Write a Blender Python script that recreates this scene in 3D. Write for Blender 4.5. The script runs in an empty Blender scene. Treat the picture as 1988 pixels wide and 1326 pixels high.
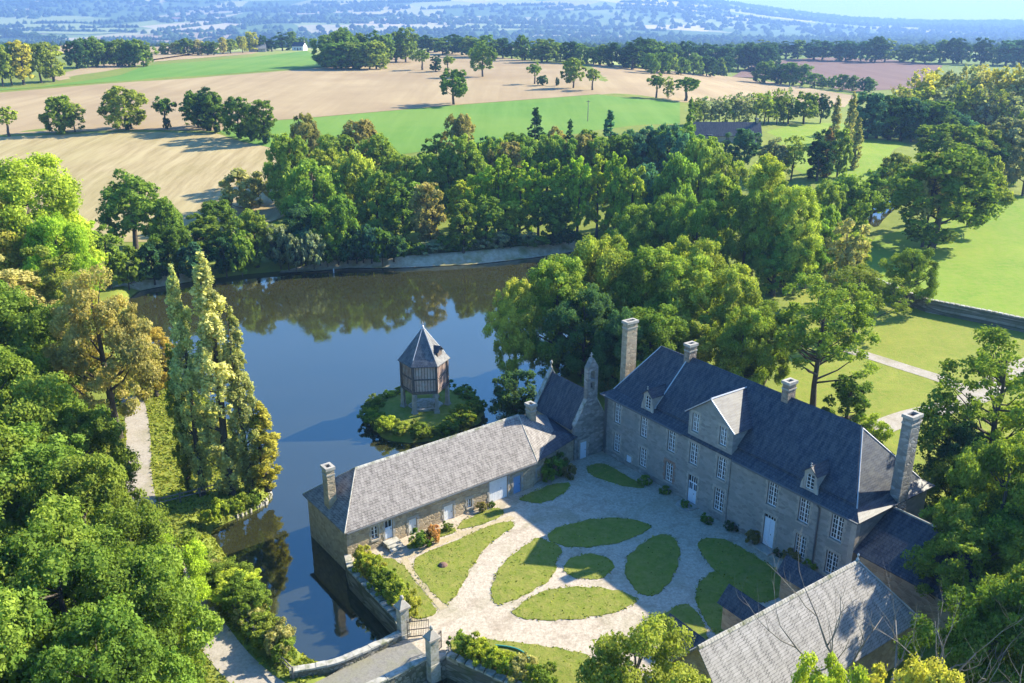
import bpy, math, random
import numpy as np
from mathutils import Vector, Matrix
from mathutils.geometry import delaunay_2d_cdt
R = math.radians

# ------------------------------------------------------------------ camera
CAM_F, CX, CY, HOR, CAM_H = 1670., 994., 663., 57., 45.      # focal length etc. for a 1988 x 1326 frame
PITCH = math.atan((CY - HOR) / CAM_F)
sc = bpy.context.scene
cd = bpy.data.cameras.new('camera'); co = bpy.data.objects.new('camera', cd)
sc.collection.objects.link(co); sc.camera = co
co.location = (0, 0, CAM_H); co.rotation_euler = (math.pi / 2 - PITCH, 0, 0)
cd.sensor_fit = 'HORIZONTAL'; cd.sensor_width = 36; cd.lens = 36 * CAM_F / 1988
cd.clip_start = 0.5; cd.clip_end = 60000

# ------------------------------------------------------------------ sky, sun, exposure
SUN_EL, SUN_AZ = R(31.5), R(26.4)           # azimuth counted from +X towards +Y
world = bpy.data.worlds.new('World'); sc.world = world; world.use_nodes = True
wn = world.node_tree; wn.nodes.clear()
sky = wn.nodes.new('ShaderNodeTexSky'); sky.sky_type = 'NISHITA'; sky.sun_disc = False
sky.sun_elevation = SUN_EL; sky.sun_rotation = math.pi / 2 - SUN_AZ
sky.altitude = 100; sky.air_density = 1.0; sky.dust_density = 0.6; sky.ozone_density = 3.5
bg = wn.nodes.new('ShaderNodeBackground'); bg.inputs[1].default_value = 0.118
wo = wn.nodes.new('ShaderNodeOutputWorld')
hsw = wn.nodes.new('ShaderNodeHueSaturation'); hsw.inputs['Saturation'].default_value = 1.3
wn.links.new(sky.outputs[0], hsw.inputs['Color']); wn.links.new(hsw.outputs[0], bg.inputs[0]); wn.links.new(bg.outputs[0], wo.inputs[0])
sl = bpy.data.lights.new('sun', 'SUN'); so = bpy.data.objects.new('sun', sl); sc.collection.objects.link(so)
sl.energy = 5.0; sl.angle = R(0.5); sl.color = (1.0, 0.90, 0.70)
sd = Vector((math.cos(SUN_EL) * math.cos(SUN_AZ), math.cos(SUN_EL) * math.sin(SUN_AZ), math.sin(SUN_EL)))
so.rotation_euler = sd.to_track_quat('Z', 'Y').to_euler(); so.location = sd * 200
sc.view_settings.view_transform = 'Standard'; sc.view_settings.look = 'None'
sc.view_settings.exposure = 1.72; sc.view_settings.gamma = 1.0
sc.render.engine = 'CYCLES'
cy = sc.cycles
cy.max_bounces = 6; cy.diffuse_bounces = 3; cy.glossy_bounces = 3; cy.transmission_bounces = 3
cy.volume_bounces = 0; cy.transparent_max_bounces = 4; cy.use_denoising = True
cy.use_adaptive_sampling = True; cy.adaptive_threshold = 0.02
cy.caustics_reflective = False; cy.caustics_refractive = False

# ------------------------------------------------------------------ helpers: objects
COL = sc.collection
def tag(o, label=None, cat=None, group=None, kind=None):
    if label: o['label'] = label
    if cat: o['category'] = cat
    if group: o['group'] = group
    if kind: o['kind'] = kind
    return o
def empty(name, loc=(0, 0, 0), rz=0., label=None, cat=None, group=None, parent=None):
    o = bpy.data.objects.new(name, None); COL.objects.link(o)
    o.location = loc; o.rotation_euler = (0, 0, rz); o.empty_display_size = .5; o.parent = parent
    return tag(o, label, cat, group)
def link_mesh(name, me, parent=None, loc=(0, 0, 0), rz=0.):
    o = bpy.data.objects.new(name, me); COL.objects.link(o); o.parent = parent
    o.location = loc; o.rotation_euler = (0, 0, rz)
    return o
class MB:
    """collects faces for one mesh"""
    def __init__(s): s.v = []; s.f = []
    def poly(s, *pts):
        n = len(s.v); s.v += [tuple(p) for p in pts]; s.f.append(tuple(range(n, n + len(pts)))); return s
    def box(s, x0, x1, y0, y1, z0, z1):
        n = len(s.v)
        s.v += [(x0, y0, z0), (x1, y0, z0), (x1, y1, z0), (x0, y1, z0), (x0, y0, z1), (x1, y0, z1), (x1, y1, z1), (x0, y1, z1)]
        s.f += [tuple(n + i for i in q) for q in ((0, 3, 2, 1), (4, 5, 6, 7), (0, 1, 5, 4), (1, 2, 6, 5), (2, 3, 7, 6), (3, 0, 4, 7))]
        return s
    def hull(s, bottom, top):
        """closed prism between two loops of equal length"""
        n = len(s.v); k = len(bottom); s.v += [tuple(p) for p in bottom] + [tuple(p) for p in top]
        s.f.append(tuple(n + i for i in reversed(range(k)))); s.f.append(tuple(n + k + i for i in range(k)))
        for i in range(k):
            j = (i + 1) % k; s.f.append((n + i, n + j, n + k + j, n + k + i))
        return s
    def slab(s, pts, t):
        """polygon with thickness t along its downward normal"""
        p = [Vector(q) for q in pts]; nrm = Vector((0, 0, 0))
        for i in range(len(p)): nrm += p[i].cross(p[(i + 1) % len(p)])
        nrm.normalize()
        if nrm.z < 0: p.reverse(); nrm = -nrm
        return s.hull([q - nrm * t for q in p], p)
    def tube(s, pts, rad, n=6, cap=True):
        pts = [Vector(p) for p in pts]; m = len(pts)
        rad = list(rad) if hasattr(rad, '__len__') else [rad] * m
        base = len(s.v)
        for i, p in enumerate(pts):
            d = (pts[min(i + 1, m - 1)] - pts[max(i - 1, 0)]).normalized()
            u = d.cross(Vector((0, 0, 1)) if abs(d.z) < .9 else Vector((1, 0, 0))).normalized(); w = d.cross(u)
            for k in range(n):
                a = 2 * math.pi * k / n; s.v.append(tuple(p + (u * math.cos(a) + w * math.sin(a)) * rad[i]))
        for i in range(m - 1):
            for k in range(n):
                a = base + i * n + k; b = base + i * n + (k + 1) % n
                s.f.append((a, b, b + n, a + n))
        if cap:
            s.f.append(tuple(base + k for k in reversed(range(n)))); s.f.append(tuple(base + (m - 1) * n + k for k in range(n)))
        return s
    def lathe(s, prof, n=10, c=(0, 0, 0)):
        base = len(s.v)
        for r, z in prof:
            for k in range(n):
                a = 2 * math.pi * (k + .5) / n; s.v.append((c[0] + r * math.cos(a), c[1] + r * math.sin(a), c[2] + z))
        for i in range(len(prof) - 1):
            for k in range(n):
                a = base + i * n + k; b = base + i * n + (k + 1) % n; s.f.append((a, b, b + n, a + n))
        s.f.append(tuple(base + (len(prof) - 1) * n + k for k in range(n)))
        return s
    def mesh(s, name, mat, smooth=False):
        me = bpy.data.meshes.new(name); me.from_pydata(s.v, [], s.f); me.update()
        if mat: me.materials.append(mat)
        if smooth: me.polygons.foreach_set('use_smooth', [True] * len(me.polygons))
        return me
    def build(s, name, mat, parent=None, loc=(0, 0, 0), rz=0., smooth=False):
        return link_mesh(name, s.mesh(name, mat, smooth), parent, loc, rz)
def np_mesh(name, V, Q, mat, smooth=False, tint=None):
    """V (n,3), Q (m,3|4) -> mesh, fast"""
    me = bpy.data.meshes.new(name); V = np.asarray(V, np.float32); Q = np.asarray(Q, np.int32); k = Q.shape[1]
    me.vertices.add(len(V)); me.vertices.foreach_set('co', V.ravel())
    me.loops.add(Q.size); me.loops.foreach_set('vertex_index', Q.ravel())
    me.polygons.add(len(Q)); me.polygons.foreach_set('loop_start', np.arange(0, Q.size, k, dtype=np.int32))
    if smooth: me.polygons.foreach_set('use_smooth', np.ones(len(Q), bool))
    me.update(calc_edges=True)
    if tint is not None:
        at = me.attributes.new('tint', 'FLOAT', 'POINT'); at.data.foreach_set('value', np.asarray(tint, np.float32))
    if mat: me.materials.append(mat)
    return me

# ------------------------------------------------------------------ helpers: materials
def nd(nt, t, **k):
    n = nt.nodes.new(t)
    for a, b in k.items():
        if a.startswith('i_'): n.inputs[int(a[2:])].default_value = b
        else: setattr(n, a, b)
    return n
def newmat(name):
    m = bpy.data.materials.new(name); m.use_nodes = True; nt = m.node_tree
    return m, nt, nt.nodes['Principled BSDF']
def ramp(nt, fac, stops):
    r = nt.nodes.new('ShaderNodeValToRGB'); e = r.color_ramp.elements
    while len(e) < len(stops): e.new(.5)
    for i, (p, c) in enumerate(stops): e[i].position = p; e[i].color = (*c, 1)
    nt.links.new(fac, r.inputs[0]); return r.outputs[0]
def mixc(nt, fac, a, b, mode='MIX'):
    m = nt.nodes.new('ShaderNodeMix'); m.data_type = 'RGBA'; m.blend_type = mode
    for sock, v in ((0, fac), (6, a), (7, b)):
        if isinstance(v, (int, float)): m.inputs[sock].default_value = v
        elif isinstance(v, tuple): m.inputs[sock].default_value = (*v, 1) if len(v) == 3 else v
        else: nt.links.new(v, m.inputs[sock])
    return m.outputs[2]
def math_n(nt, op, a, b=None):
    m = nt.nodes.new('ShaderNodeMath'); m.operation = op
    for i, v in enumerate((a, b)):
        if v is None: continue
        if isinstance(v, (int, float)): m.inputs[i].default_value = v
        else: nt.links.new(v, m.inputs[i])
    return m.outputs[0]
def coords(nt, kind='Object', scale=(1, 1, 1), rot=(0, 0, 0)):
    tc = nt.nodes.new('ShaderNodeTexCoord'); mp = nt.nodes.new('ShaderNodeMapping')
    mp.inputs['Scale'].default_value = scale; mp.inputs['Rotation'].default_value = rot
    nt.links.new(tc.outputs[kind], mp.inputs[0]); return mp.outputs[0]
def noise(nt, vec, scale, detail=4, rough=.55, dist=0.):
    n = nt.nodes.new('ShaderNodeTexNoise'); n.inputs['Scale'].default_value = scale; n.inputs['Detail'].default_value = detail
    n.inputs['Roughness'].default_value = rough; n.inputs['Distortion'].default_value = dist
    nt.links.new(vec, n.inputs['Vector']); return n.outputs['Fac']
def bump(nt, h, strength, dist, bsdf):
    b = nt.nodes.new('ShaderNodeBump'); b.inputs['Strength'].default_value = strength; b.inputs['Distance'].default_value = dist
    nt.links.new(h, b.inputs['Height']); nt.links.new(b.outputs[0], bsdf.inputs['Normal'])
def mat_mottle(name, c1, c2, scale, rough=.9, c3=None, scale2=None, bump_d=.0, stretch=(1, 1, 1), rot=0., spec=.2, detail=6):
    m, nt, b = newmat(name); v = coords(nt, 'Object', stretch, (0, 0, rot))
    f = noise(nt, v, scale, detail, .62)
    col = ramp(nt, f, [(.33, c1), (.67, c2)])
    if c3:
        f2 = noise(nt, coords(nt), scale2, 5, .6); mk = ramp(nt, f2, [(.48, (0, 0, 0)), (.68, (1, 1, 1))])
        col = mixc(nt, mk, col, c3)
    nt.links.new(col, b.inputs['Base Color']); b.inputs['Roughness'].default_value = rough
    b.inputs['Specular IOR Level'].default_value = spec
    if bump_d: bump(nt, noise(nt, coords(nt), scale * 2.2, 4), .8, bump_d, b)
    return m
def mat_plain(name, c, rough=.6, spec=.4, metal=0.):
    m, nt, b = newmat(name)
    f = noise(nt, coords(nt), 3.0, 4); col = mixc(nt, f, tuple(x * .85 for x in c), tuple(min(1, x * 1.12) for x in c))
    nt.links.new(col, b.inputs['Base Color']); b.inputs['Roughness'].default_value = rough
    b.inputs['Specular IOR Level'].default_value = spec; b.inputs['Metallic'].default_value = metal
    return m
def mat_stone(name, c1, c2, mortar, sx=1.7, sz=3.2, wear=(.2, .19, .16), wear_amt=.5, relief=.03):
    """rubble masonry: uneven cells in (x+y, z)"""
    m, nt, b = newmat(name)
    tc = nt.nodes.new('ShaderNodeTexCoord'); sp = nt.nodes.new('ShaderNodeSeparateXYZ'); cb = nt.nodes.new('ShaderNodeCombineXYZ')
    nt.links.new(tc.outputs['Object'], sp.inputs[0])
    nt.links.new(math_n(nt, 'MULTIPLY', math_n(nt, 'ADD', sp.outputs[0], sp.outputs[1]), sx), cb.inputs[0])
    nt.links.new(math_n(nt, 'MULTIPLY', sp.outputs[2], sz), cb.inputs[1])
    nt.links.new(math_n(nt, 'MULTIPLY', math_n(nt, 'SUBTRACT', sp.outputs[0], sp.outputs[1]), .02), cb.inputs[2])
    vo = nt.nodes.new('ShaderNodeTexVoronoi'); vo.feature = 'F1'; nt.links.new(cb.outputs[0], vo.inputs['Vector']); vo.inputs['Scale'].default_value = 1.
    ve = nt.nodes.new('ShaderNodeTexVoronoi'); ve.feature = 'DISTANCE_TO_EDGE'; nt.links.new(cb.outputs[0], ve.inputs['Vector']); ve.inputs['Scale'].default_value = 1.
    sepc = nt.nodes.new('ShaderNodeSeparateColor'); nt.links.new(vo.outputs['Color'], sepc.inputs[0])
    col = ramp(nt, sepc.outputs[0], [(.1, c1), (.9, c2)])
    joint = ramp(nt, ve.outputs['Distance'], [(.02, (1, 1, 1)), (.09, (0, 0, 0))])
    col = mixc(nt, joint, col, mortar)
    big = noise(nt, coords(nt), .5, 5, .65); col = mixc(nt, math_n(nt, 'MULTIPLY', ramp(nt, big, [(.42, (0, 0, 0)), (.68, (1, 1, 1))]), wear_amt), col, wear)
    nt.links.new(col, b.inputs['Base Color']); b.inputs['Roughness'].default_value = .92; b.inputs['Specular IOR Level'].default_value = .15
    bump(nt, ramp(nt, ve.outputs['Distance'], [(.0, (0, 0, 0)), (.12, (1, 1, 1))]), .9, relief, b)
    return m
def mat_slate(name, c1, c2, lichen, lichen_amt, rough=.5, spec=.5, streak=(.9, .9, .28), lscale=2.2):
    m, nt, b = newmat(name)
    tc = nt.nodes.new('ShaderNodeTexCoord'); sp = nt.nodes.new('ShaderNodeSeparateXYZ'); cb = nt.nodes.new('ShaderNodeCombineXYZ')
    nt.links.new(tc.outputs['Object'], sp.inputs[0])
    nt.links.new(math_n(nt, 'ADD', sp.outputs[0], math_n(nt, 'MULTIPLY', sp.outputs[1], .35)), cb.inputs[0])
    nt.links.new(math_n(nt, 'MULTIPLY', sp.outputs[2], 1.4), cb.inputs[1])
    br = nt.nodes.new('ShaderNodeTexBrick'); nt.links.new(cb.outputs[0], br.inputs[0]); br.inputs['Scale'].default_value = 1.
    br.inputs['Brick Width'].default_value = .3; br.inputs['Row Height'].default_value = .22; br.inputs['Mortar Size'].default_value = .02
    br.inputs['Color1'].default_value = (*c1, 1); br.inputs['Color2'].default_value = (*c2, 1); br.inputs['Mortar'].default_value = (*[x * .3 for x in c1], 1)
    col = br.outputs['Color']
    st = noise(nt, coords(nt, 'Object', streak), 1.1, 6, .7)
    col = mixc(nt, ramp(nt, st, [(.35, (0, 0, 0)), (.75, (.55, .55, .55))]), col, tuple(x * .6 for x in c1))
    sp2 = noise(nt, coords(nt, 'Object', streak), lscale, 8, .72)
    col = mixc(nt, math_n(nt, 'MULTIPLY', ramp(nt, sp2, [(.43, (0, 0, 0)), (.6, (1, 1, 1))]), lichen_amt), col, lichen)
    nt.links.new(col, b.inputs['Base Color']); b.inputs['Roughness'].default_value = rough; b.inputs['Specular IOR Level'].default_value = spec
    bump(nt, br.outputs['Fac'], -.5, .012, b)
    return m
def mat_leaf(name, gloss=False):
    """foliage: hue from the object's own colour, spread leaf by leaf and patch by patch; alpha = share of autumn tint"""
    m, nt, b = newmat(name); nt.nodes.remove(b); out = nt.nodes['Material Output']
    oi = nt.nodes.new('ShaderNodeObjectInfo'); at = nt.nodes.new('ShaderNodeAttribute'); at.attribute_name = 'tint'
    fac = at.outputs['Fac']
    hs = nt.nodes.new('ShaderNodeHueSaturation'); nt.links.new(oi.outputs['Color'], hs.inputs['Color'])
    nt.links.new(math_n(nt, 'ADD', math_n(nt, 'MULTIPLY', fac, 1.5), .35), hs.inputs['Value'])  # wide value spread paints sunlit leaves and dark gaps into the colour
    nt.links.new(math_n(nt, 'ADD', math_n(nt, 'MULTIPLY', fac, -.03), .515), hs.inputs['Hue'])
    patch = noise(nt, coords(nt), .23, 3, .6)
    pm = math_n(nt, 'MULTIPLY', ramp(nt, math_n(nt, 'ADD', patch, math_n(nt, 'MULTIPLY', fac, .18)), [(.5, (0, 0, 0)), (.72, (1, 1, 1))]), math_n(nt, 'SUBTRACT', 1., oi.outputs['Alpha']))
    col = mixc(nt, pm, hs.outputs[0], (.40, .30, .065))
    d = nt.nodes.new('ShaderNodeBsdfDiffuse'); t = nt.nodes.new('ShaderNodeBsdfTranslucent'); mx = nt.nodes.new('ShaderNodeMixShader')
    nt.links.new(col, d.inputs[0])
    nt.links.new(mixc(nt, 1., col, (1.15, 1.2, .55), 'MULTIPLY'), t.inputs[0])
    mx.inputs[0].default_value = .42; nt.links.new(d.outputs[0], mx.inputs[1]); nt.links.new(t.outputs[0], mx.inputs[2])
    nt.links.new(mx.outputs[0], out.inputs[0])
    return m
M = {}
M['leaf'] = mat_leaf('foliage')
M['bark'] = mat_mottle('bark', (.045, .038, .03), (.11, .095, .075), 2.5, .95, stretch=(3, 3, .7))
M['bare'] = mat_mottle('bare_bark', (.13, .115, .095), (.26, .235, .2), 1.5, .9)
M['stone'] = mat_stone('facade_stone', (.20, .195, .185), (.30, .29, .27), (.27, .265, .245), wear=(.195, .21, .20), wear_amt=.7, relief=.012)
M['rubble'] = mat_stone('rubble_stone', (.29, .225, .15), (.46, .37, .255), (.38, .31, .215), sx=2., sz=3.4, wear=(.3, .25, .18), wear_amt=.35)
M['chapel'] = mat_stone('chapel_stone', (.17, .165, .155), (.34, .33, .31), (.23, .22, .2), wear=(.13, .13, .115), wear_amt=.5)
M['wall'] = mat_stone('mossy_wall_stone', (.12, .11, .09), (.3, .28, .24), (.1, .1, .075), wear=(.075, .095, .04), wear_amt=.7)
M['dress'] = mat_mottle('dressed_stone', (.27, .25, .22), (.4, .375, .33), 1.6, .85, bump_d=.01)
M['brickdress'] = mat_mottle('brick_surround', (.22, .13, .095), (.32, .22, .17), 3, .9)
M['coping'] = mat_mottle('lichen_coping', (.27, .26, .23), (.46, .44, .39), 1.6, .95, c3=(.15, .16, .09), scale2=1.3, bump_d=.02)
M['slate_main'] = mat_slate('dark_slate', (.022, .032, .056), (.05, .062, .088), (.15, .155, .14), .35, .55, .3, (2.0, .5, .5), 1.6)
M['slate_wing'] = mat_slate('lichened_slate', (.16, .145, .135), (.24, .222, .21), (.33, .305, .285), .5, .7, .22, (1.1, .55, .55), 2.6)
M['slate_barn'] = mat_slate('pale_slate', (.24, .23, .22), (.32, .305, .295), (.39, .375, .36), .45, .65, .25, (.55, 1.1, .55), 2.6)
M['slate_dove'] = mat_slate('grey_slate', (.07, .08, .10), (.12, .13, .15), (.24, .24, .23), .45, .6, .3)
M['zinc'] = mat_plain('zinc', (.42, .43, .45), .45, .5, .3)
M['gutter'] = mat_plain('gutter_metal', (.10, .11, .115), .5, .4)
M['white'] = mat_plain('white_paint', (.72, .74, .76), .5)
M['palewood'] = mat_plain('pale_blue_paint', (.58, .66, .76), .55)
M['blue'] = mat_plain('blue_paint', (.16, .30, .52), .55)
M['oak'] = mat_mottle('dark_timber', (.10, .08, .07), (.19, .155, .135), 4, .85)
M['fencewood'] = mat_mottle('weathered_wood', (.12, .11, .1), (.24, .22, .2), 4, .9)
M['infill'] = mat_mottle('brick_infill', (.55, .35, .27), (.70, .50, .40), 3.5, .9, c3=(.66, .56, .49), scale2=1.2)
M['iron'] = mat_plain('wrought_iron', (.03, .03, .032), .5)
M['hose'] = mat_plain('teal_plastic', (.03, .22, .2), .4)
M['brownstone'] = mat_stone('brown_chimney_stone', (.2, .15, .115), (.33, .26, .2), (.25, .21, .17), sx=3, sz=5, wear=(.14, .12, .1))
M['redclay'] = mat_mottle('clay_brick', (.30, .17, .11), (.46, .29, .20), 4, .9)
mg, nt, b = newmat('window_glass'); M['glass'] = mg
b.inputs['Base Color'].default_value = (.02, .028, .035, 1); b.inputs['Roughness'].default_value = .06; b.inputs['Specular IOR Level'].default_value = .8
# grass and fields
def mat_grass(name, c1, c2, c3, s1=.35, s2=2.5, amt=.6):
    m, nt, b = newmat(name); v = coords(nt)
    f = noise(nt, v, s1, 6, .68, .6); col = ramp(nt, f, [(.3, c1), (.7, c2)])
    f2 = noise(nt, v, s2, 5, .75); col = mixc(nt, math_n(nt, 'MULTIPLY', ramp(nt, f2, [(.4, (0, 0, 0)), (.72, (1, 1, 1))]), amt), col, c3)
    nt.links.new(col, b.inputs['Base Color']); b.inputs['Roughness'].default_value = .95; b.inputs['Specular IOR Level'].default_value = .1
    bump(nt, math_n(nt, 'ADD', noise(nt, v, s2 * 2, 5, .75), f), .9, .09, b)
    return m
M['lawn'] = mat_grass('courtyard_grass', (.10, .145, .018), (.185, .215, .032), (.27, .235, .075), .4, 1.3, .75)
M['meadow'] = mat_grass('meadow_grass', (.105, .21, .014), (.19, .27, .028), (.235, .25, .055), .07, .7, .75)
M['rough'] = mat_grass('rough_grass', (.125, .185, .02), (.215, .25, .038), (.26, .225, .055), .22, 1.2, .75)
M['bank'] = mat_grass('bank_grass', (.10, .14, .025), (.17, .185, .04), (.23, .18, .075), .25, 1.6)
def mat_field(name, c1, c2, rot, period, c3, amt=.5):
    m, nt, b = newmat(name)
    ln = noise(nt, coords(nt, 'Object', (1, .03, 1), (0, 0, rot)), 1. / period, 5, .7)
    f = noise(nt, coords(nt), .02, 6, .6)
    col = mixc(nt, ramp(nt, ln, [(.36, (0, 0, 0)), (.64, (1, 1, 1))]), c1, c2)
    col = mixc(nt, math_n(nt, 'MULTIPLY', ramp(nt, f, [(.4, (0, 0, 0)), (.65, (1, 1, 1))]), amt), col, c3)
    nt.links.new(col, b.inputs['Base Color']); b.inputs['Roughness'].default_value = .95; b.inputs['Specular IOR Level'].default_value = .1
    bump(nt, ln, .6, .12, b)
    return m
M['stubble'] = mat_field('stubble', (.28, .215, .105), (.41, .33, .18), R(58), 2.4, (.30, .26, .105))
M['stubble2'] = mat_field('harvested_field', (.30, .225, .125), (.37, .285, .165), R(-97), 9., (.25, .18, .105), .7)
M['plough'] = mat_field('ploughed_field', (.14, .088, .072), (.18, .115, .09), R(-80), 8., (.155, .092, .08))
M['greenfield'] = mat_field('sown_green_field', (.085, .19, .025), (.12, .23, .04), R(-95), 6., (.17, .25, .045))
M['palefield'] = mat_field('pale_pasture', (.25, .30, .10), (.31, .34, .13), R(-85), 12., (.22, .30, .09))
# gravel and roads
def mat_gravel(name, c1, c2, c3, s=3.):
    m, nt, b = newmat(name); v = coords(nt)
    f = noise(nt, v, s, 8, .8); col = ramp(nt, f, [(.3, c1), (.68, c2)])
    f2 = noise(nt, v, .55, 6, .7, .8); col = mixc(nt, math_n(nt, 'MULTIPLY', ramp(nt, f2, [(.5, (0, 0, 0)), (.7, (1, 1, 1))]), .65), col, c3)
    vo = nt.nodes.new('ShaderNodeTexVoronoi'); vo.inputs['Scale'].default_value = 5.5; nt.links.new(v, vo.inputs['Vector'])
    col = mixc(nt, math_n(nt, 'MULTIPLY', ramp(nt, vo.outputs['Distance'], [(.5, (0, 0, 0)), (.85, (1, 1, 1))]), .3), col, tuple(x * .55 for x in c1))
    f3 = noise(nt, v, .16, 5, .65, 1.2); col = mixc(nt, math_n(nt, 'MULTIPLY', ramp(nt, f3, [(.5, (0, 0, 0)), (.66, (1, 1, 1))]), .45), col, (.2, .19, .1))
    nt.links.new(col, b.inputs['Base Color']); b.inputs['Roughness'].default_value = .95; b.inputs['Specular IOR Level'].default_value = .15
    bump(nt, f, .7, .05, b)
    return m
M['gravel'] = mat_gravel('courtyard_gravel', (.30, .255, .195), (.54, .47, .38), (.235, .185, .13))
M['path'] = mat_gravel('sandy_path', (.36, .29, .19), (.47, .39, .27), (.27, .25, .12))
M['road'] = mat_gravel('pale_road', (.29, .26, .22), (.40, .36, .305), (.25, .21, .15))
M['asphalt'] = mat_gravel('worn_tarmac', (.17, .165, .15), (.25, .24, .215), (.2, .2, .12))
M['sand'] = mat_mottle('dry_shore', (.34, .29, .2), (.52, .46, .35), 1.2, .95, c3=(.2, .2, .07), scale2=.25)
# water: murky pond with clear mirror
m, nt, b = newmat('pond_water'); M['water'] = m
v = coords(nt)
f = noise(nt, v, .02, 4, .6)
nt.links.new(ramp(nt, f, [(.35, (.024, .027, .011)), (.65, (.036, .037, .017))]), b.inputs['Base Color'])
b.inputs['Roughness'].default_value = .045; b.inputs['IOR'].default_value = 2.35
bump(nt, noise(nt, coords(nt, 'Object', (1, .45, 1)), 1.1, 4, .6), .10, .06, b)

# ------------------------------------------------------------------ surveying: a sight line from the drone to the ground
_cp, _sp = math.cos(PITCH), math.sin(PITCH)
def sight(px, py):
    u = (px - CX) / CAM_F; v = -(py - CY) / CAM_F
    return np.array([u, _cp + v * _sp, -_sp + v * _cp])
def at_level(px, py, z=0.):
    d = sight(px, py); t = (z - CAM_H) / d[2]; return (float(t * d[0]), float(t * d[1]))
def project(P):
    q = np.array([P[0], P[1], P[2] - CAM_H]); c = q[1] * _cp - q[2] * _sp; u = q[1] * _sp + q[2] * _cp
    return CX + CAM_F * q[0] / c, CY - CAM_F * u / c
def smooth(a, b, x):
    t = np.clip((x - a) / (b - a), 0, 1); return t * t * (3 - 2 * t)
# terrain: level by the lake, a rise behind it, a far valley and a ridge
_ty = np.array([0, 182, 205, 240, 290, 370, 480, 620, 800, 1000, 1400, 2000, 3200, 4200])
_tz = np.array([0, 0, 2.2, 7.5, 12.6, 16.0, 20.6, 24.2, 26.8, 26.0, 12., -2., -4., 0.])
_gy = np.linspace(0, 4200, 1401); _gz = np.interp(_gy, _ty, _tz)
_k = np.hanning(17); _k /= _k.sum(); _gz = np.convolve(np.pad(_gz, 8, mode='edge'), _k, mode='valid')
_rb = np.array([-2600, 0, 300, 700, 860, 1200, 1320, 1500, 1650, 1800, 1988, 4500.])
_rz = np.array([345, 345, 338, 318, 316, 330, 300, 195, 122, 100, 96, 90.])
_gb = np.linspace(-2600, 4500, 600); _gr = np.interp(_gb, _rb, _rz); _k2 = np.hanning(15); _k2 /= _k2.sum()
_gr = np.convolve(np.pad(_gr, 7, mode='edge'), _k2, mode='valid')
def ground_z(X, Y):
    X = np.asarray(X, float); Y = np.asarray(Y, float); Yc = np.maximum(Y, 1.)
    s = 1 - .62 * smooth(40, 190, X) * (1 - smooth(600, 1400, Y))
    z = np.interp(Yc, _gy, _gz) * s
    bear = CX + CAM_F * X / (np.maximum(Yc, 400.) * .94)
    ridge = np.interp(bear, _gb, _gr)
    f = smooth(3000, 8200, Yc)
    lump = np.sin(X * .0011 + Y * .0007) * np.sin(Y * .0016 - X * .0004 + 1.3)
    return z + f * ridge * (1 + .10 * lump * (1 - smooth(6500, 8000, Yc))) + smooth(1200, 2600, Yc) * 7 * lump + smooth(9000, 15000, Yc) * -120
def on_ground(px, py):
    d = sight(px, py)
    t = 30.; dt = 1.
    while t < 16000:
        P = d * t
        if P[2] + CAM_H <= float(ground_z(P[0], P[1])):
            lo, hi = t - dt, t
            for _ in range(24):
                m_ = (lo + hi) / 2; P = d * m_
                if P[2] + CAM_H <= float(ground_z(P[0], P[1])): hi = m_
                else: lo = m_
            P = d * hi; return float(P[0]), float(P[1])
        dt = max(1., t * .01); t += dt
    P = d * 9000; return float(P[0]), float(P[1])
def height_for(x, y, z, top_row):
    lo, hi = .1, 120.
    for _ in range(40):
        m_ = (lo + hi) / 2
        if project((x, y, z + m_))[1] > top_row: lo = m_
        else: hi = m_
    return lo
def chaikin(p, n=2):
    p = [tuple(q) for q in p]
    for _ in range(n):
        o = []
        for i in range(len(p)):
            a, b_ = p[i], p[(i + 1) % len(p)]
            o.append((a[0] * .75 + b_[0] * .25, a[1] * .75 + b_[1] * .25)); o.append((a[0] * .25 + b_[0] * .75, a[1] * .25 + b_[1] * .75))
        p = o
    return p
def inside(P, X, Y):
    c = np.zeros(np.shape(X), bool); n = len(P)
    for i in range(n):
        x0, y0 = P[i]; x1, y1 = P[(i + 1) % n]
        if y0 == y1: continue
        k = ((y0 > Y) != (y1 > Y)) & (X < (x1 - x0) * (Y - y0) / (y1 - y0) + x0); c ^= k
    return c
def edge_dist(P, X, Y):
    d = np.full(np.shape(X), 1e9); n = len(P)
    for i in range(n):
        x0, y0 = P[i]; x1, y1 = P[(i + 1) % n]; dx, dy = x1 - x0, y1 - y0; L = dx * dx + dy * dy + 1e-9
        t = np.clip(((X - x0) * dx + (Y - y0) * dy) / L, 0, 1)
        d = np.minimum(d, np.hypot(X - x0 - t * dx, Y - y0 - t * dy))
    return d
WL = -1.6                                              # water level
def W_(*px): return [at_level(x, y, WL) for x, y in px]
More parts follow.
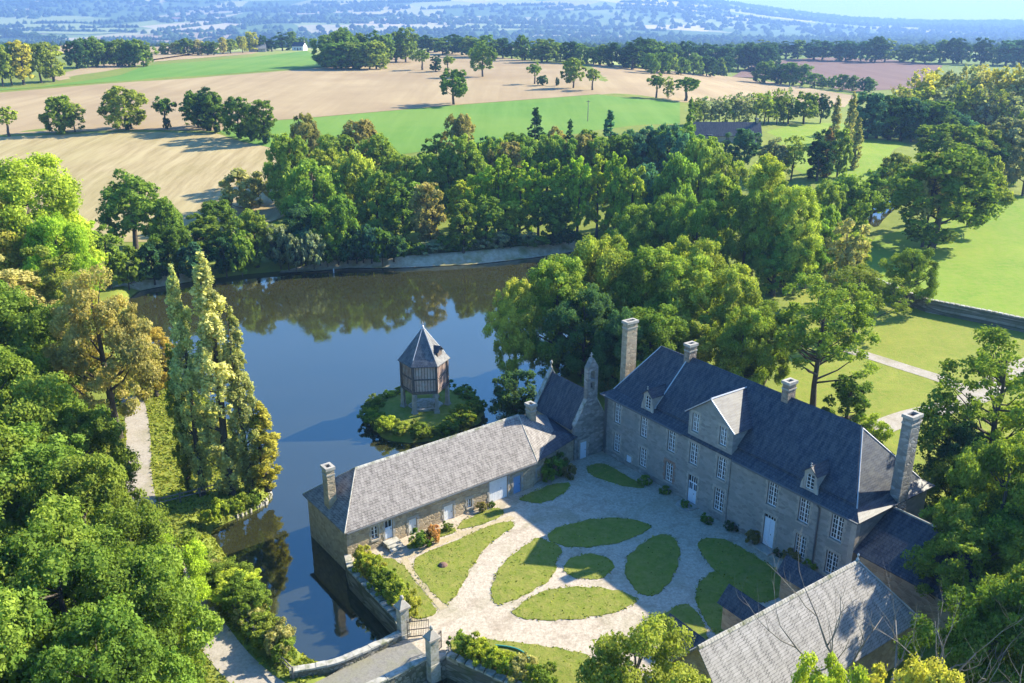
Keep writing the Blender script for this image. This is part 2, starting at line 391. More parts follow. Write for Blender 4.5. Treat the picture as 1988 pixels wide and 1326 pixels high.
# lake and moat outline (the walled side runs on under the courtyard)
LAKE = W_((262, 566), (300, 556), (350, 549), (410, 540), (470, 532), (560, 524), (650, 519), (740, 517), (830, 514), (920, 508), (1000, 500), (1080, 490), (1140, 481), (1190, 478)) \
    + [(24, 176), (17, 150), (10, 128), (7, 112), (4, 103), (-1, 92), (-9.5, 75), (-8, 66), (-6.5, 58), (-2.5, 54.5), (5, 48), (12, 40), (6, 36), (-5, 44), (-9.5, 47.5)] \
    + W_((640, 1306), (600, 1292), (560, 1262), (520, 1200), (470, 1140), (425, 1075), (395, 1030), (440, 1010), (500, 985), (520, 968), (505, 930), (470, 880), (425, 800), (372, 760), (325, 715), (285, 670), (255, 620), (240, 585))
def near_z(X, Y):
    """level land with the lake basin cut out"""
    z = ground_z(X, Y)
    d = edge_dist(LAKE, X, Y); i = inside(LAKE, X, Y)
    dd = np.where(i, d, -d)
    return z + np.where(dd > -3, -3.4 * smooth(-1.6, 2.6, dd), 0.) * 1.
def grow(a, b, n0, n1, g):
    mid = list(np.arange(a, b + .01, 1.)); lo, hi = [], []
    s = 1.; x = a
    while x > n0: s *= g; x -= s; lo.append(x)
    s = 1.; x = b
    while x < n1: s *= g; x += s; hi.append(x)
    return np.array(lo[::-1] + mid + hi)
gx = grow(-90, 95, -14000, 14000, 1.045); gy = grow(34, 205, -60, 15500, 1.03)
GX, GY = np.meshgrid(gx, gy)
GZ = ground_z(GX, GY)
sel = (GY < 215) & (GY > 30) & (GX > -90) & (GX < 60)
GZ[sel] = near_z(GX[sel], GY[sel])
V = np.stack([GX, GY, GZ], -1).reshape(-1, 3); nx_, ny_ = len(gx), len(gy)
ii = (np.arange(ny_ - 1)[:, None] * nx_ + np.arange(nx_ - 1)[None]).ravel()
Q = np.stack([ii, ii + 1, ii + nx_ + 1, ii + nx_], -1)
# far country: patchwork of pastures and stubble; near: rough grass
m, nt, b = newmat('open_country'); M['country'] = m
v = coords(nt)
vor = nt.nodes.new('ShaderNodeTexVoronoi'); vor.inputs['Scale'].default_value = .0030; nt.links.new(coords(nt, 'Object', (1, .62, 1), (0, 0, .4)), vor.inputs['Vector'])
sep = nt.nodes.new('ShaderNodeSeparateColor'); nt.links.new(vor.outputs['Color'], sep.inputs[0])
patch = ramp(nt, sep.outputs[0], [(.0, (.06, .11, .02)), (.35, (.11, .17, .035)), (.6, (.27, .31, .10)), (.8, (.48, .39, .26)), (1., (.14, .19, .045))])
grass = ramp(nt, noise(nt, v, .25, 6, .7, .5), [(.3, (.12, .16, .028)), (.7, (.2, .23, .045))])
gm = nt.nodes.new('ShaderNodeNewGeometry'); sp = nt.nodes.new('ShaderNodeSeparateXYZ'); nt.links.new(gm.outputs['Position'], sp.inputs[0])
far = math_n(nt, 'MULTIPLY', math_n(nt, 'SUBTRACT', sp.outputs[1], 650.), .004)
fr = nt.nodes.new('ShaderNodeClamp'); nt.links.new(far, fr.inputs[0])
nt.links.new(mixc(nt, fr.outputs[0], grass, patch), b.inputs['Base Color']); b.inputs['Roughness'].default_value = .95; b.inputs['Specular IOR Level'].default_value = .1
bump(nt, noise(nt, v, 1.2, 5, .7), .6, .12, b)
tag(link_mesh('ground', np_mesh('ground', V, Q, M['country'], True)), kind='structure')
def sheet(name, pts, z, mat, step=0, follow=None, kind='structure', rounds=0, parent=None):
    """a flat or terrain-following sheet with the outline pts (world x,y)"""
    P = chaikin(pts, rounds) if rounds else [tuple(p) for p in pts]
    vs = [Vector(p) for p in P]; n = len(vs)
    if step:
        xs = [p[0] for p in P]; ys = [p[1] for p in P]
        X, Y = np.meshgrid(np.arange(min(xs), max(xs), step), np.arange(min(ys), max(ys), step)); X, Y = X.ravel(), Y.ravel()
        ok = inside(P, X, Y) & (edge_dist(P, X, Y) > step * .3)
        vs += [Vector((x, y)) for x, y in zip(X[ok], Y[ok])]
    r = delaunay_2d_cdt(vs, [], [list(range(n))], 1, 1e-5)
    co2 = np.array([tuple(p) for p in r[0]])
    zz = follow(co2[:, 0], co2[:, 1]) + z if follow else np.full(len(co2), z)
    fs = [tuple(f) for f in r[2]]
    me = bpy.data.meshes.new(name); me.from_pydata(np.column_stack([co2, zz]).tolist(), [], fs); me.update(); me.materials.append(mat)
    me.polygons.foreach_set('use_smooth', [True] * len(me.polygons))
    nz = sum(p.normal.z for p in me.polygons)
    if nz < 0: me.flip_normals()
    o = link_mesh(name, me, parent)
    if parent is None: tag(o, kind=kind)
    return o
xs = [p[0] for p in LAKE]; ys = [p[1] for p in LAKE]
wp = [(min(xs) - 6, min(ys) + 4), (14, min(ys) + 4), (14, 80), (24, 120), (36, 185), (36, max(ys) + 6), (min(xs) - 6, max(ys) + 6)]
sheet('lake', wp, WL, M['water'], 8)
# second small pond glimpsed behind the trees on the right
pond = [at_level(x, y, -.05) for x, y in ((1680, 445), (1690, 428), (1712, 414), (1745, 412), (1742, 424), (1715, 440), (1700, 456))]
sheet('pond', pond, .03, M['water'], 0, ground_z, rounds=1)
def fld(name, px, mat, off=.25, step=14, rounds=0):
    return sheet(name, [on_ground(x, y) for x, y in px], off, mat, step, ground_z, rounds=rounds)
fld('stubble_field', [(-260, 300), (0, 266), (120, 262), (250, 256), (420, 259), (470, 276), (545, 290), (620, 340), (600, 400), (430, 470), (240, 470), (60, 420), (-200, 420)], M['stubble'], .05, 8)
fld('harvested_field', [(-260, 215), (0, 180), (200, 163), (450, 146), (640, 131), (800, 100), (880, 98), (1060, 122), (1260, 134), (1450, 152), (1660, 186), (1640, 208), (1330, 199), (1160, 183), (870, 205), (620, 227), (455, 240), (430, 254), (245, 252), (0, 262), (-260, 290)], M['stubble2'], .07, 14)
fld('green_strip_field', [(70, 170), (300, 126), (480, 112), (612, 97), (650, 128), (450, 143), (200, 160), (-100, 184), (-100, 176)], M['greenfield'], .12, 16)
fld('upper_harvested_field', [(115, 157), (300, 120), (480, 106), (608, 93), (480, 100), (330, 108), (180, 128), (90, 150)], M['stubble2'], .16, 16)
fld('green_field', [(425, 256), (455, 241), (620, 228), (870, 206), (1160, 184), (1320, 200), (1320, 240), (1100, 262), (850, 290), (640, 320), (545, 291), (470, 275)], M['greenfield'], .09, 10)
fld('ploughed_field', [(1420, 150), (1470, 121), (1600, 111), (1720, 115), (1830, 127), (1800, 170), (1660, 178), (1500, 152)], M['plough'], .15, 16)
fld('far_pasture', [(-50, 62), (-50, 30), (120, 42), (280, 62), (170, 68)], M['palefield'], 2.5, 60)
fld('far_stubble', [(90, 100), (180, 72), (420, 62), (520, 78), (420, 100), (300, 118), (200, 118)], M['stubble2'], 1.2, 40)
fld('pale_pasture', [(1075, 118), (1080, 96), (1150, 95), (1200, 100), (1240, 112), (1240, 130), (1130, 124)], M['palefield'], .5, 16)
fld('park_lawn', [(1490, 255), (1560, 238), (1660, 240), (1760, 280), (1740, 330), (1700, 400), (1600, 380), (1480, 300)], M['meadow'], .1, 8)
fld('right_meadow', [(1660, 520), (1700, 460), (1780, 440), (1860, 405), (1990, 362), (2200, 330), (2300, 720), (1990, 648), (1800, 602), (1700, 560)], M['meadow'], .03, 6)
fld('garden_meadow', [(1560, 560), (1700, 566), (1800, 606), (2010, 650), (2100, 800), (1950, 1050), (1700, 900), (1560, 800), (1480, 640)], M['rough'], .02, 6)
sheet('grass_verge', [at_level(x, y, 0) for x, y in ((285, 775), (330, 740), (372, 760), (420, 850), (455, 905), (470, 945), (400, 985), (300, 985), (290, 900))], .012, M['rough'], 0, rounds=1)
# shore of dry mud along the far bank
def strip(name, line, wid, z, mat):
    L_ = [Vector(p) for p in line]; lft, rgt = [], []
    wid = wid if hasattr(wid, '__len__') else [wid] * len(L_)
    for i, p in enumerate(L_):
        d = (L_[min(i + 1, len(L_) - 1)] - L_[max(i - 1, 0)]).normalized(); nrm = Vector((-d.y, d.x))
        lft.append(p + nrm * wid[i] / 2); rgt.append(p - nrm * wid[i] / 2)
    return sheet(name, [tuple(p) for p in lft + rgt[::-1]], z, mat)
def smooth_line(p, n=2):
    for _ in range(n):
        o = [p[0]]
        for a, b_ in zip(p[:-1], p[1:]):
            o.append((a[0] * .75 + b_[0] * .25, a[1] * .75 + b_[1] * .25)); o.append((a[0] * .25 + b_[0] * .75, a[1] * .25 + b_[1] * .75))
        p = o + [p[-1]]
    return p
def shore(name, px, wid):
    L_ = smooth_line([at_level(x, y, WL) for x, y in px], 2)
    wid = np.interp(np.linspace(0, 1, len(L_)), np.linspace(0, 1, len(wid)), wid) * .55
    lo = [(x, y - w_ * .42 - .9) for (x, y), w_ in zip(L_, wid)]; hi = [(x, y + w_ * .22 + .1) for (x, y), w_ in zip(L_, wid)]
    return sheet(name, lo + hi[::-1], .1, M['sand'], .9, lambda X, Y: np.maximum(near_z(X, Y), WL))
shore('shore', [(225, 572), (290, 557), (335, 549), (375, 544)], [1.5, 5, 4.5, .6])
shore('shore', [(545, 527), (600, 523), (650, 519), (690, 516), (740, 517), (800, 514), (860, 510), (920, 507), (980, 501), (1040, 495), (1100, 487), (1145, 480)], [.6, 4, 5.5, 3, 4.5, 6.5, 8, 9, 8, 6, 4, 2])
DRIVE = smooth_line([at_level(*p) for p in ((255, 770), (264, 800), (270, 860), (268, 950), (300, 1060), (400, 1215), (455, 1290), (520, 1345), (620, 1400))])
strip('drive', DRIVE, 2.6, .02, M['road'])
strip('path', smooth_line([at_level(*p) for p in ((1640, 678), (1690, 692), (1760, 715), (1835, 738), (1900, 770))]), 2.6, .05, M['road'])
strip('path', smooth_line([at_level(*p) for p in ((1600, 880), (1690, 838), (1765, 808), (1830, 795), (1900, 770))]), 3.2, .06, M['road'])
strip('path', smooth_line([at_level(*p) for p in ((1900, 770), (1960, 720), (2040, 690))]), 3.2, .07, M['road'])

# ------------------------------------------------------------------ courtyard
HO, HA = (10.8, 86.67), R(-55.5)              # front left corner and direction of the manor
WO, WA = (-14.79, 66.31), R(37.6)             # front left corner and direction of the low wing
def hp(s, b_): return (HO[0] + s * math.cos(HA) - b_ * math.sin(HA), HO[1] + s * math.sin(HA) + b_ * math.cos(HA))
def wp_(s, b_): return (WO[0] + s * math.cos(WA) - b_ * math.sin(WA), WO[1] + s * math.sin(WA) + b_ * math.cos(WA))
WALL_L = [wp_(0, .15), (-14.2, 64.3), (-9.3, 57.7), (-8.6, 56.0)]
WALL_R = [(-6.0, 52.6), (-4.9, 53.3), (-.5, 50.6), (6., 46.5)]
court = WALL_L + [(-6.0, 52.6), (-4.9, 53.3), (-.5, 50.6), (6., 46.5), (12, 41), hp(33, -30), hp(31.5, 0.2), hp(-.8, .2), hp(-1, 4), wp_(29, 3), wp_(26, 2), wp_(22, .3)]
sheet('courtyard', court, .02, M['gravel'], 3)
lawns = dict(
    a=[(788, 1090), (870, 1055), (952, 1019), (1000, 1008), (998, 1024), (952, 1051), (916, 1097), (898, 1136), (874, 1169), (863, 1175), (832, 1145)],
    b=[(791, 1072), (860, 1040), (882, 1034), (888, 1028), (876, 1022), (830, 1034), (791, 1050)],
    b2=[(892, 1032), (981, 1001), (974, 985), (940, 990), (884, 1017)],
    c=[(1002, 968), (1051, 947), (1105, 933), (1108, 949), (1063, 977), (1027, 975)],
    d=[(690, 1070), (777, 1088), (800, 1120), (856, 1187), (829, 1200), (795, 1200), (745, 1160), (690, 1115)],
    e=[(954, 1145), (964, 1109), (998, 1072), (1031, 1051), (1043, 1042), (1088, 1060), (1090, 1072), (1079, 1091), (1076, 1119), (1031, 1148), (980, 1174), (961, 1172), (954, 1163)],
    f=[(990, 1190), (1010, 1170), (1060, 1145), (1110, 1138), (1170, 1140), (1215, 1150), (1242, 1165), (1220, 1180), (1160, 1197), (1090, 1204), (1020, 1203)],
    g=[(1090, 1100), (1110, 1080), (1150, 1073), (1185, 1085), (1193, 1103), (1175, 1120), (1140, 1126), (1105, 1118)],
    h=[(1056, 1040), (1090, 1020), (1150, 1007), (1210, 1004), (1268, 1018), (1250, 1036), (1200, 1054), (1150, 1062), (1090, 1062)],
    i=[(1213, 1085), (1245, 1055), (1280, 1036), (1312, 1040), (1322, 1075), (1312, 1110), (1285, 1147), (1255, 1160), (1233, 1147), (1215, 1120)],
    j=[(1355, 1048), (1390, 1041), (1440, 1062), (1500, 1098), (1522, 1115), (1520, 1150), (1500, 1167), (1470, 1172), (1420, 1135), (1375, 1095), (1358, 1070)],
    k=[(1349, 1150), (1360, 1125), (1385, 1107), (1420, 1120), (1460, 1160), (1482, 1182), (1405, 1245), (1380, 1220), (1358, 1190)],
    l=[(1235, 1228), (1290, 1187), (1335, 1168), (1360, 1200), (1382, 1240), (1340, 1262), (1280, 1250)],
    m=[(868, 1252), (890, 1238), (930, 1239), (1030, 1250), (1118, 1263), (1180, 1290), (1150, 1400), (1010, 1345), (900, 1290)],
    n=[(1135, 905), (1172, 897), (1215, 925), (1260, 945), (1225, 948), (1150, 925)])
for li_, (k_, px) in enumerate(lawns.items()):
    lz = .055 + .004 * (li_ % 5)
    pts = chaikin([at_level(x, y, .05) for x, y in px], 3)
    pts = [(x + .09 * math.sin(3.1 * x + 1.7 * y + li_) + .05 * math.sin(9 * x - 7 * y), y + .09 * math.sin(2.3 * y - 2.9 * x) + .05 * math.sin(8 * y + 11 * x)) for x, y in pts]
    o = sheet('lawn', pts, lz, M['lawn'], 2.)
    # a low turf edge round the lawn
    e_ = MB()
    for p0, p1 in zip(pts, pts[1:] + pts[:1]): e_.poly((*p0, .022), (*p1, .022), (*p1, lz), (*p0, lz))
    e_.build('lawn_edge', M['lawn'], o)
for pi_, px in enumerate(([(779, 1083), (870, 1046), (996, 1004)], [(783, 1086), (820, 1132), (862, 1182)], [(880, 1024), (893, 1034), (905, 1040)])):
    strip('path', smooth_line([at_level(x, y, .03) for x, y in px]), .75, .034 + .004 * pi_, M['path'])
strip('drive', smooth_line([(-7.2, 54.3), (-9.4, 52.4), (-11.8, 50.6), (-15.5, 47.6), (-20, 45)]), 3.4, .06, M['asphalt'])

# ------------------------------------------------------------------ building kit
def wall_front(mb, x0, x1, z0, z1, ops, y=0., depth=.24):
    """wall in the plane y, facing -y, with openings (xa, xb, za, zb) and their reveals"""
    xs = sorted({x0, x1, *[q for o in ops for q in o[:2]]}); zs = sorted({z0, z1, *[q for o in ops for q in o[2:]]})
    for xa, xb in zip(xs[:-1], xs[1:]):
        for za, zb in zip(zs[:-1], zs[1:]):
            xm, zm = (xa + xb) / 2, (za + zb) / 2
            if any(o[0] < xm < o[1] and o[2] < zm < o[3] for o in ops): continue
            mb.poly((xa, y, za), (xb, y, za), (xb, y, zb), (xa, y, zb))
    for a, b_, c, d in ops:
        mb.poly((a, y, c), (a, y + depth, c), (a, y + depth, d), (a, y, d)); mb.poly((b_, y, c), (b_, y, d), (b_, y + depth, d), (b_, y + depth, c))
        mb.poly((a, y, d), (a, y + depth, d), (b_, y + depth, d), (b_, y, d)); mb.poly((a, y, c), (b_, y, c), (b_, y + depth, c), (a, y + depth, c))
_win = {}
def window(parent, xc, z0, z1, w, y=0., cols=4, rows=5, frame='white', trim='dress', quoin=True):
    h = z1 - z0; key = (round(w, 2), round(h, 2), cols, rows, frame, trim, quoin)
    if key not in _win:
        t = .07; f = MB(); g = .16
        f.box(-w / 2 + .003, -w / 2 + t, g, g + .06, .003, h - .003).box(w / 2 - t, w / 2 - .003, g, g + .06, .003, h - .003).box(-w / 2 + t, w / 2 - t, g, g + .06, .003, t).box(-w / 2 + t, w / 2 - t, g, g + .06, h - t, h - .003)
        if cols >= 2: f.box(-.05, .05, g - .02, g + .05, t, h - t)
        for i in range(1, cols):
            x = -w / 2 + w * i / cols
            if abs(x) > .06: f.box(x - .022, x + .022, g + .005, g + .045, t, h - t)
        for i in range(1, rows):
            z = h * i / rows; f.box(-w / 2 + t, w / 2 - t, g + .008, g + .048, z - .022, z + .022)
        p = MB().box(-w / 2 + .01, w / 2 - .01, g + .055, g + .075, .01, h - .01)
        s = MB().box(-w / 2 - .12, w / 2 + .12, -.09, .14, -.15, -.002)
        q = MB().box(-w / 2 - .22, w / 2 + .22, -.03, .10, h + .002, h + .30)
        if quoin:
            n = max(3, int(h / .36)); hh = h / n
            for sgn in (-1, 1):
                for i in range(n):
                    e_ = .30 if i % 2 else .17
                    a, b_ = sorted((sgn * (w / 2 + .002), sgn * (w / 2 + e_))); q.box(a, b_, -.028 - .004 * (i % 2), .10, i * hh + .012, (i + 1) * hh - .006)
        _win[key] = (f.mesh('window', M[frame]), p.mesh('pane', M['glass']), s.mesh('sill', M['dress']), q.mesh('surround', M[trim]))
    me = _win[key]
    o = link_mesh('window', me[0], parent, (xc, y, z0))
    link_mesh('pane', me[1], o); link_mesh('sill', me[2], o); link_mesh('surround', me[3], o)
    return o
def door(parent, x0, x1, z0, z1, mat, y=0., leaves=1, transom=0., glazed=0.):
    w = x1 - x0; h = z1 - z0; d = MB(); dh = h - transom
    for i in range(leaves):
        a = -w / 2 + w * i / leaves + .012; b_ = -w / 2 + w * (i + 1) / leaves - .012; g = dh * (1 - glazed)
        d.box(a, b_, .10, .16, .01, g)
        n = max(2, int((b_ - a) / .2))
        for k in range(n):                                             # boards of the leaf
            d.box(a + (b_ - a) * k / n + .012, a + (b_ - a) * (k + 1) / n - .012, .085, .101, .06, g - .05)
        if glazed:
            d.box(a, a + .07, .10, .16, g, dh).box(b_ - .07, b_, .10, .16, g, dh).box(a + .07, b_ - .07, .10, .16, dh - .07, dh).box((a + b_) / 2 - .02, (a + b_) / 2 + .02, .11, .15, g, dh - .07)
    o = d.build('door', mat, parent, ((x0 + x1) / 2, y, z0))
    if transom or glazed: MB().box(-w / 2 + .01, w / 2 - .01, .165, .19, dh * (1 - glazed) if glazed else dh, h - .01).build('pane', M['glass'], o)
    if transom:
        t_ = MB().box(-w / 2 + .005, w / 2 - .005, .09, .16, dh + .005, dh + .06).box(-.025, .025, .10, .15, dh + .06, h - .01).box(-w / 4 - .02, -w / 4 + .02, .10, .15, dh + .06, h - .01).box(w / 4 - .02, w / 4 + .02, .10, .15, dh + .06, h - .01)
        t_.build('transom', M['white'], o)
    MB().box(-.02 + w * .3 / leaves, .03 + w * .3 / leaves, .055, .10, dh * .45, dh * .45 + .12).build('handle', M['iron'], o)
    q = MB().box(-w / 2 - .2, w / 2 + .2, -.03, .08, h + .002, h + .28)
    for sg in (-1, 1):
        n = max(3, int(h / .36))
        for i in range(n):
            a, b_ = sorted((sg * (w / 2 + .002), sg * (w / 2 + (.28 if i % 2 else .16)))); q.box(a, b_, -.028 - .004 * (i % 2), .08, i * h / n + .012, (i + 1) * h / n - .006)
    q.build('surround', M['dress'], o)
    return o
def chimney(parent, x, y, wx, wy, z0, z1, mat, cap='dress', taper=.0, pots=False):
    o = MB(); t = taper
    o.hull([(-wx / 2 - t, -wy / 2 - t, z0), (wx / 2 + t, -wy / 2 - t, z0), (wx / 2 + t, wy / 2 + t, z0), (-wx / 2 - t, wy / 2 + t, z0)],
           [(-wx / 2, -wy / 2, z1), (wx / 2, -wy / 2, z1), (wx / 2, wy / 2, z1), (-wx / 2, wy / 2, z1)])
    ch = o.build('chimney', mat, parent, (x, y, 0))
    c = MB(); e_ = .10
    c.box(-wx / 2 - .05, wx / 2 + .05, -wy / 2 - .05, wy / 2 + .05, z1 - .55, z1 - .42)
    for k, (xa, xb, ya, yb) in enumerate(((-wx / 2 - e_, wx / 2 + e_, -wy / 2 - e_, -wy / 2 + .16), (-wx / 2 - e_, wx / 2 + e_, wy / 2 - .16, wy / 2 + e_), (-wx / 2 - e_, -wx / 2 + .16, -wy / 2 + .16, wy / 2 - .16), (wx / 2 - .16, wx / 2 + e_, -wy / 2 + .16, wy / 2 - .16))):
        c.box(xa, xb, ya, yb, z1 + .002, z1 + .28)
    c.build('chimney_cap', M[cap], ch)
    MB().box(-wx / 2 + .17, wx / 2 - .17, -wy / 2 + .17, wy / 2 - .17, z1 + .002, z1 + .05).build('flue', M['oak'], ch)
    if pots:
        for k in (-1, 1): MB().lathe([(.14, 0), (.12, .35), (.15, .4)], 8, (k * wx * .2, 0, z1 + .05)).build('chimney_pot', M['redclay'], ch)
    return ch

# ------------------------------------------------------------------ manor house
manor = empty('manor_house', (*HO, 0), HA, 'long two storey grey stone manor with steep dark slate roof and gabled centre bay', 'house')
L0, L1, DP, EV, RZ = -.7, 30.9, 10.17, 7.4, 12.62
UP = [(1.3, 1.05), (5.46, 1.0), (9.56, 1.08), (22.39, 1.1), (25.81, 1.08), (29.13, 1.15)]
ops = [(x - w / 2, x + w / 2, 4.4, 6.7) for x, w in UP]
LOW = [(1.38, 1.1), (5.6, 1.08), (9.53, 1.12), (25.88, 1.1), (29.12, 1.15)]
ops += [(x - w / 2, x + w / 2, .95, 3.15) for x, w in LOW]
ops += [(21.83, 23.07, .16, 3.4), (2.95, 3.85, -.2, 1.35)]
w_ = MB()
wall_front(w_, L0, 11.8, -.2, EV, [o for o in ops if o[1] < 11.8]); wall_front(w_, 17.45, L1, -.2, EV, [o for o in ops if o[0] > 17.4])
w_.poly((L0, DP, -.2), (L0, 0, -.2), (L0, 0, EV), (L0, DP, EV)); w_.poly((L1, 0, -.2), (L1, DP, -.2), (L1, DP, EV), (L1, 0, EV)); w_.poly((L1, DP, -.2), (L0, DP, -.2), (L0, DP, EV), (L1, DP, EV))
w_.build('wall', M['stone'], manor)
for x, w in UP: window(manor, x, 4.4, 6.7, w)
for x, w in LOW: window(manor, x, .95, 3.15, w, trim='brickdress' if x in (9.53,) else 'dress')
# central bay with its gable, standing a little proud
BX0, BX1, BAP, BEV = 11.8, 17.45, 12.1, 9.95
ops2 = [(12.77 - .55, 12.77 + .55, 4.4, 6.7), (16.4 - .55, 16.4 + .55, 4.4, 6.7), (16.42 - .6, 16.42 + .6, .95, 3.35), (12.36, 13.55, .16, 3.2), (12.71 - .45, 12.71 + .45, 7.95, 9.9), (16.25 - .45, 16.25 + .45, 7.95, 9.85)]
c_ = MB(); wall_front(c_, BX0, BX1, -.2, BEV, ops2, -.12, .26)
c_.poly((BX0, -.12, BEV), (BX1, -.12, BEV), ((BX0 + BX1) / 2, -.12, BAP))
for x, s in ((BX0, 0), (BX1, 1)):
    q = [(x, -.12, -.2), (x, 3.2, -.2), (x, 3.2, BEV), (x, -.12, BEV)]; c_.poly(*(q if s else q[::-1]))
bay = c_.build('gabled_bay', M['stone'], manor)
for x, z0, z1, w in ((12.77, 4.4, 6.7, 1.1), (16.4, 4.4, 6.7, 1.1), (16.42, .95, 3.35, 1.2), (12.71, 7.95, 9.9, .9), (16.25, 7.95, 9.85, .9)):
    window(manor, x, z0, z1, w, -.12, rows=4 if z0 > 7 else 5)
door(manor, 12.36, 13.55, .16, 3.2, M['palewood'], -.12, 2, .8, .35)
door(manor, 21.83, 23.07, .16, 3.4, M['palewood'], 0, 2, .45)
door(manor, 2.95, 3.85, -.2, 1.35, M['palewood'], 0, 1)
MB().box(11.95, 13.95, -1.2, -.13, -.02, .16).box(12.1, 13.8, -1.6, -1.2, -.02, .08).build('door_step', M['dress'], manor)
MB().box(21.5, 23.4, -.95, -.01, -.02, .16).build('door_step', M['dress'], manor)
for xa, xb in ((L0 - .02, BX0 - .01), (BX1 + .01, 21.5), (23.4, L1 + .02)): MB().box(xa, xb, -.05, -.003, -.1, .55).build('plinth', M['chapel'], manor)
# roof: flared eaves, hipped ends
OV = .42
def hip_roof(name, parent, mat, x0, x1, y0, y1, ez, rz, in0, in1, ov=.42, kick=.55, kz=.45, rs=None, ridge_y=None):
    ry = (y0 + y1) / 2 if ridge_y is None else ridge_y
    a = [(x0 - ov, y0 - ov, ez - .12), (x1 + ov, y0 - ov, ez - .12), (x1 + ov, y1 + ov, ez - .12), (x0 - ov, y1 + ov, ez - .12)]
    b_ = [(x0 + (kick if in0 else -ov), y0 + kick, ez + kz), (x1 - (kick if in1 else -ov), y0 + kick, ez + kz), (x1 - (kick if in1 else -ov), y1 - kick, ez + kz), (x0 + (kick if in0 else -ov), y1 - kick, ez + kz)]
    r0 = (x0 + in0 if in0 else x0 - ov, ry, rz); r1 = (x1 - in1 if in1 else x1 + ov, ry, rz)
    o = MB(); T = .10
    for i in range(4):
        j = (i + 1) % 4
        if (i == 1 and not in1) or (i == 3 and not in0): continue
        o.poly(a[i], a[j], b_[j], b_[i])
    o.poly(b_[0], b_[1], r1, r0); o.poly(b_[2], b_[3], r0, r1)
    if in1: o.poly(b_[1], b_[2], r1)
    else: o.poly(a[1], a[2], b_[2], r1, b_[1])
    if in0: o.poly(b_[3], b_[0], r0)
    else: o.poly(a[3], a[0], b_[0], r0, b_[3])
    o.poly(*[(p[0], p[1], p[2] - T) for p in a[::-1]])
    for i in range(4):
        j = (i + 1) % 4; o.poly((a[i][0], a[i][1], a[i][2] - T), (a[j][0], a[j][1], a[j][2] - T), a[j], a[i])
    ro = o.build(name, mat, parent)
    rt = MB(); n = max(2, int((r1[0] - r0[0]) / .45))
    for k in range(n):                                                 # ridge tiles
        xa = r0[0] + (r1[0] - r0[0]) * k / n; xb = r0[0] + (r1[0] - r0[0]) * (k + 1) / n - .03
        rt.hull([(xa, ry - .16, rz - .12), (xb, ry - .16, rz - .12), (xb, ry + .16, rz - .12), (xa, ry + .16, rz - .12)], [(xa, ry - .04, rz + .06), (xb, ry - .04, rz + .06), (xb, ry + .04, rz + .06), (xa, ry + .04, rz + .06)])
    rt.build('ridge_tiles', M['slate_main'] if mat == M['slate_main'] else M['coping'], ro)
    for q, r_, on in ((b_[1], r1, in1), (b_[2], r1, in1), (b_[0], r0, in0), (b_[3], r0, in0)):
        if on: MB().tube([q, r_], .07, 5).build('hip_flashing', M['zinc'], ro)
    return ro
mroof = hip_roof('roof', manor, M['slate_main'], L0, L1, 0, DP, EV, RZ, 2.9, 3.9)
def front_z(y): return EV + .45 + (RZ - EV - .45) * (y - .55) / (DP / 2 - .55)
hx = 27 + .0
sl_ = MB().slab([(6.45, .58, front_z(.58) + .22), (L1 - .75, .58, front_z(.58) + .22), (hx - .15, DP / 2, RZ + .22), (6.45, DP / 2, RZ + .22)], .2)
sl_.slab([(6.45, DP / 2 + .003, RZ + .22), (hx - .15, DP / 2 + .003, RZ + .22), (L1 - .75, DP - .58, front_z(.58) + .22), (6.45, DP - .58, front_z(.58) + .22)], .2)
sl_.build('raised_roof_section', M['slate_main'], manor)
MB().tube([(6.42, .5, front_z(.5) + .14), (6.42, DP / 2, RZ + .16)], .1, 6).build('verge_flashing', M['zinc'], manor)
# roof of the gabled bay
bm_ = (BX0 + BX1) / 2
g_ = MB(); yb_ap = 4.95; yb_ev = 2.55
sl = (BAP - BEV) / (bm_ - BX0); ox = .35
for sgn in (-1, 1):
    ex = bm_ + sgn * (bm_ - BX0 + ox); ez = BEV - ox * sl + .12
    g_.slab([(ex, -.35, ez), (bm_, -.35, BAP + .12), (bm_, yb_ap, BAP + .12), (ex, yb_ev, ez)], .1)
g_.build('bay_roof', M['slate_main'], manor)
MB().tube([(bm_, -.37, BAP + .14), (bm_, yb_ap, BAP + .14)], .09, 6).tube([(bm_, -.37, BAP + .1), (BX1 + ox, -.37, BEV - ox * sl + .1)], .06, 5).tube([(bm_, -.37, BAP + .1), (BX0 - ox, -.37, BEV - ox * sl + .1)], .06, 5).build('ridge_flashing', M['zinc'], manor)
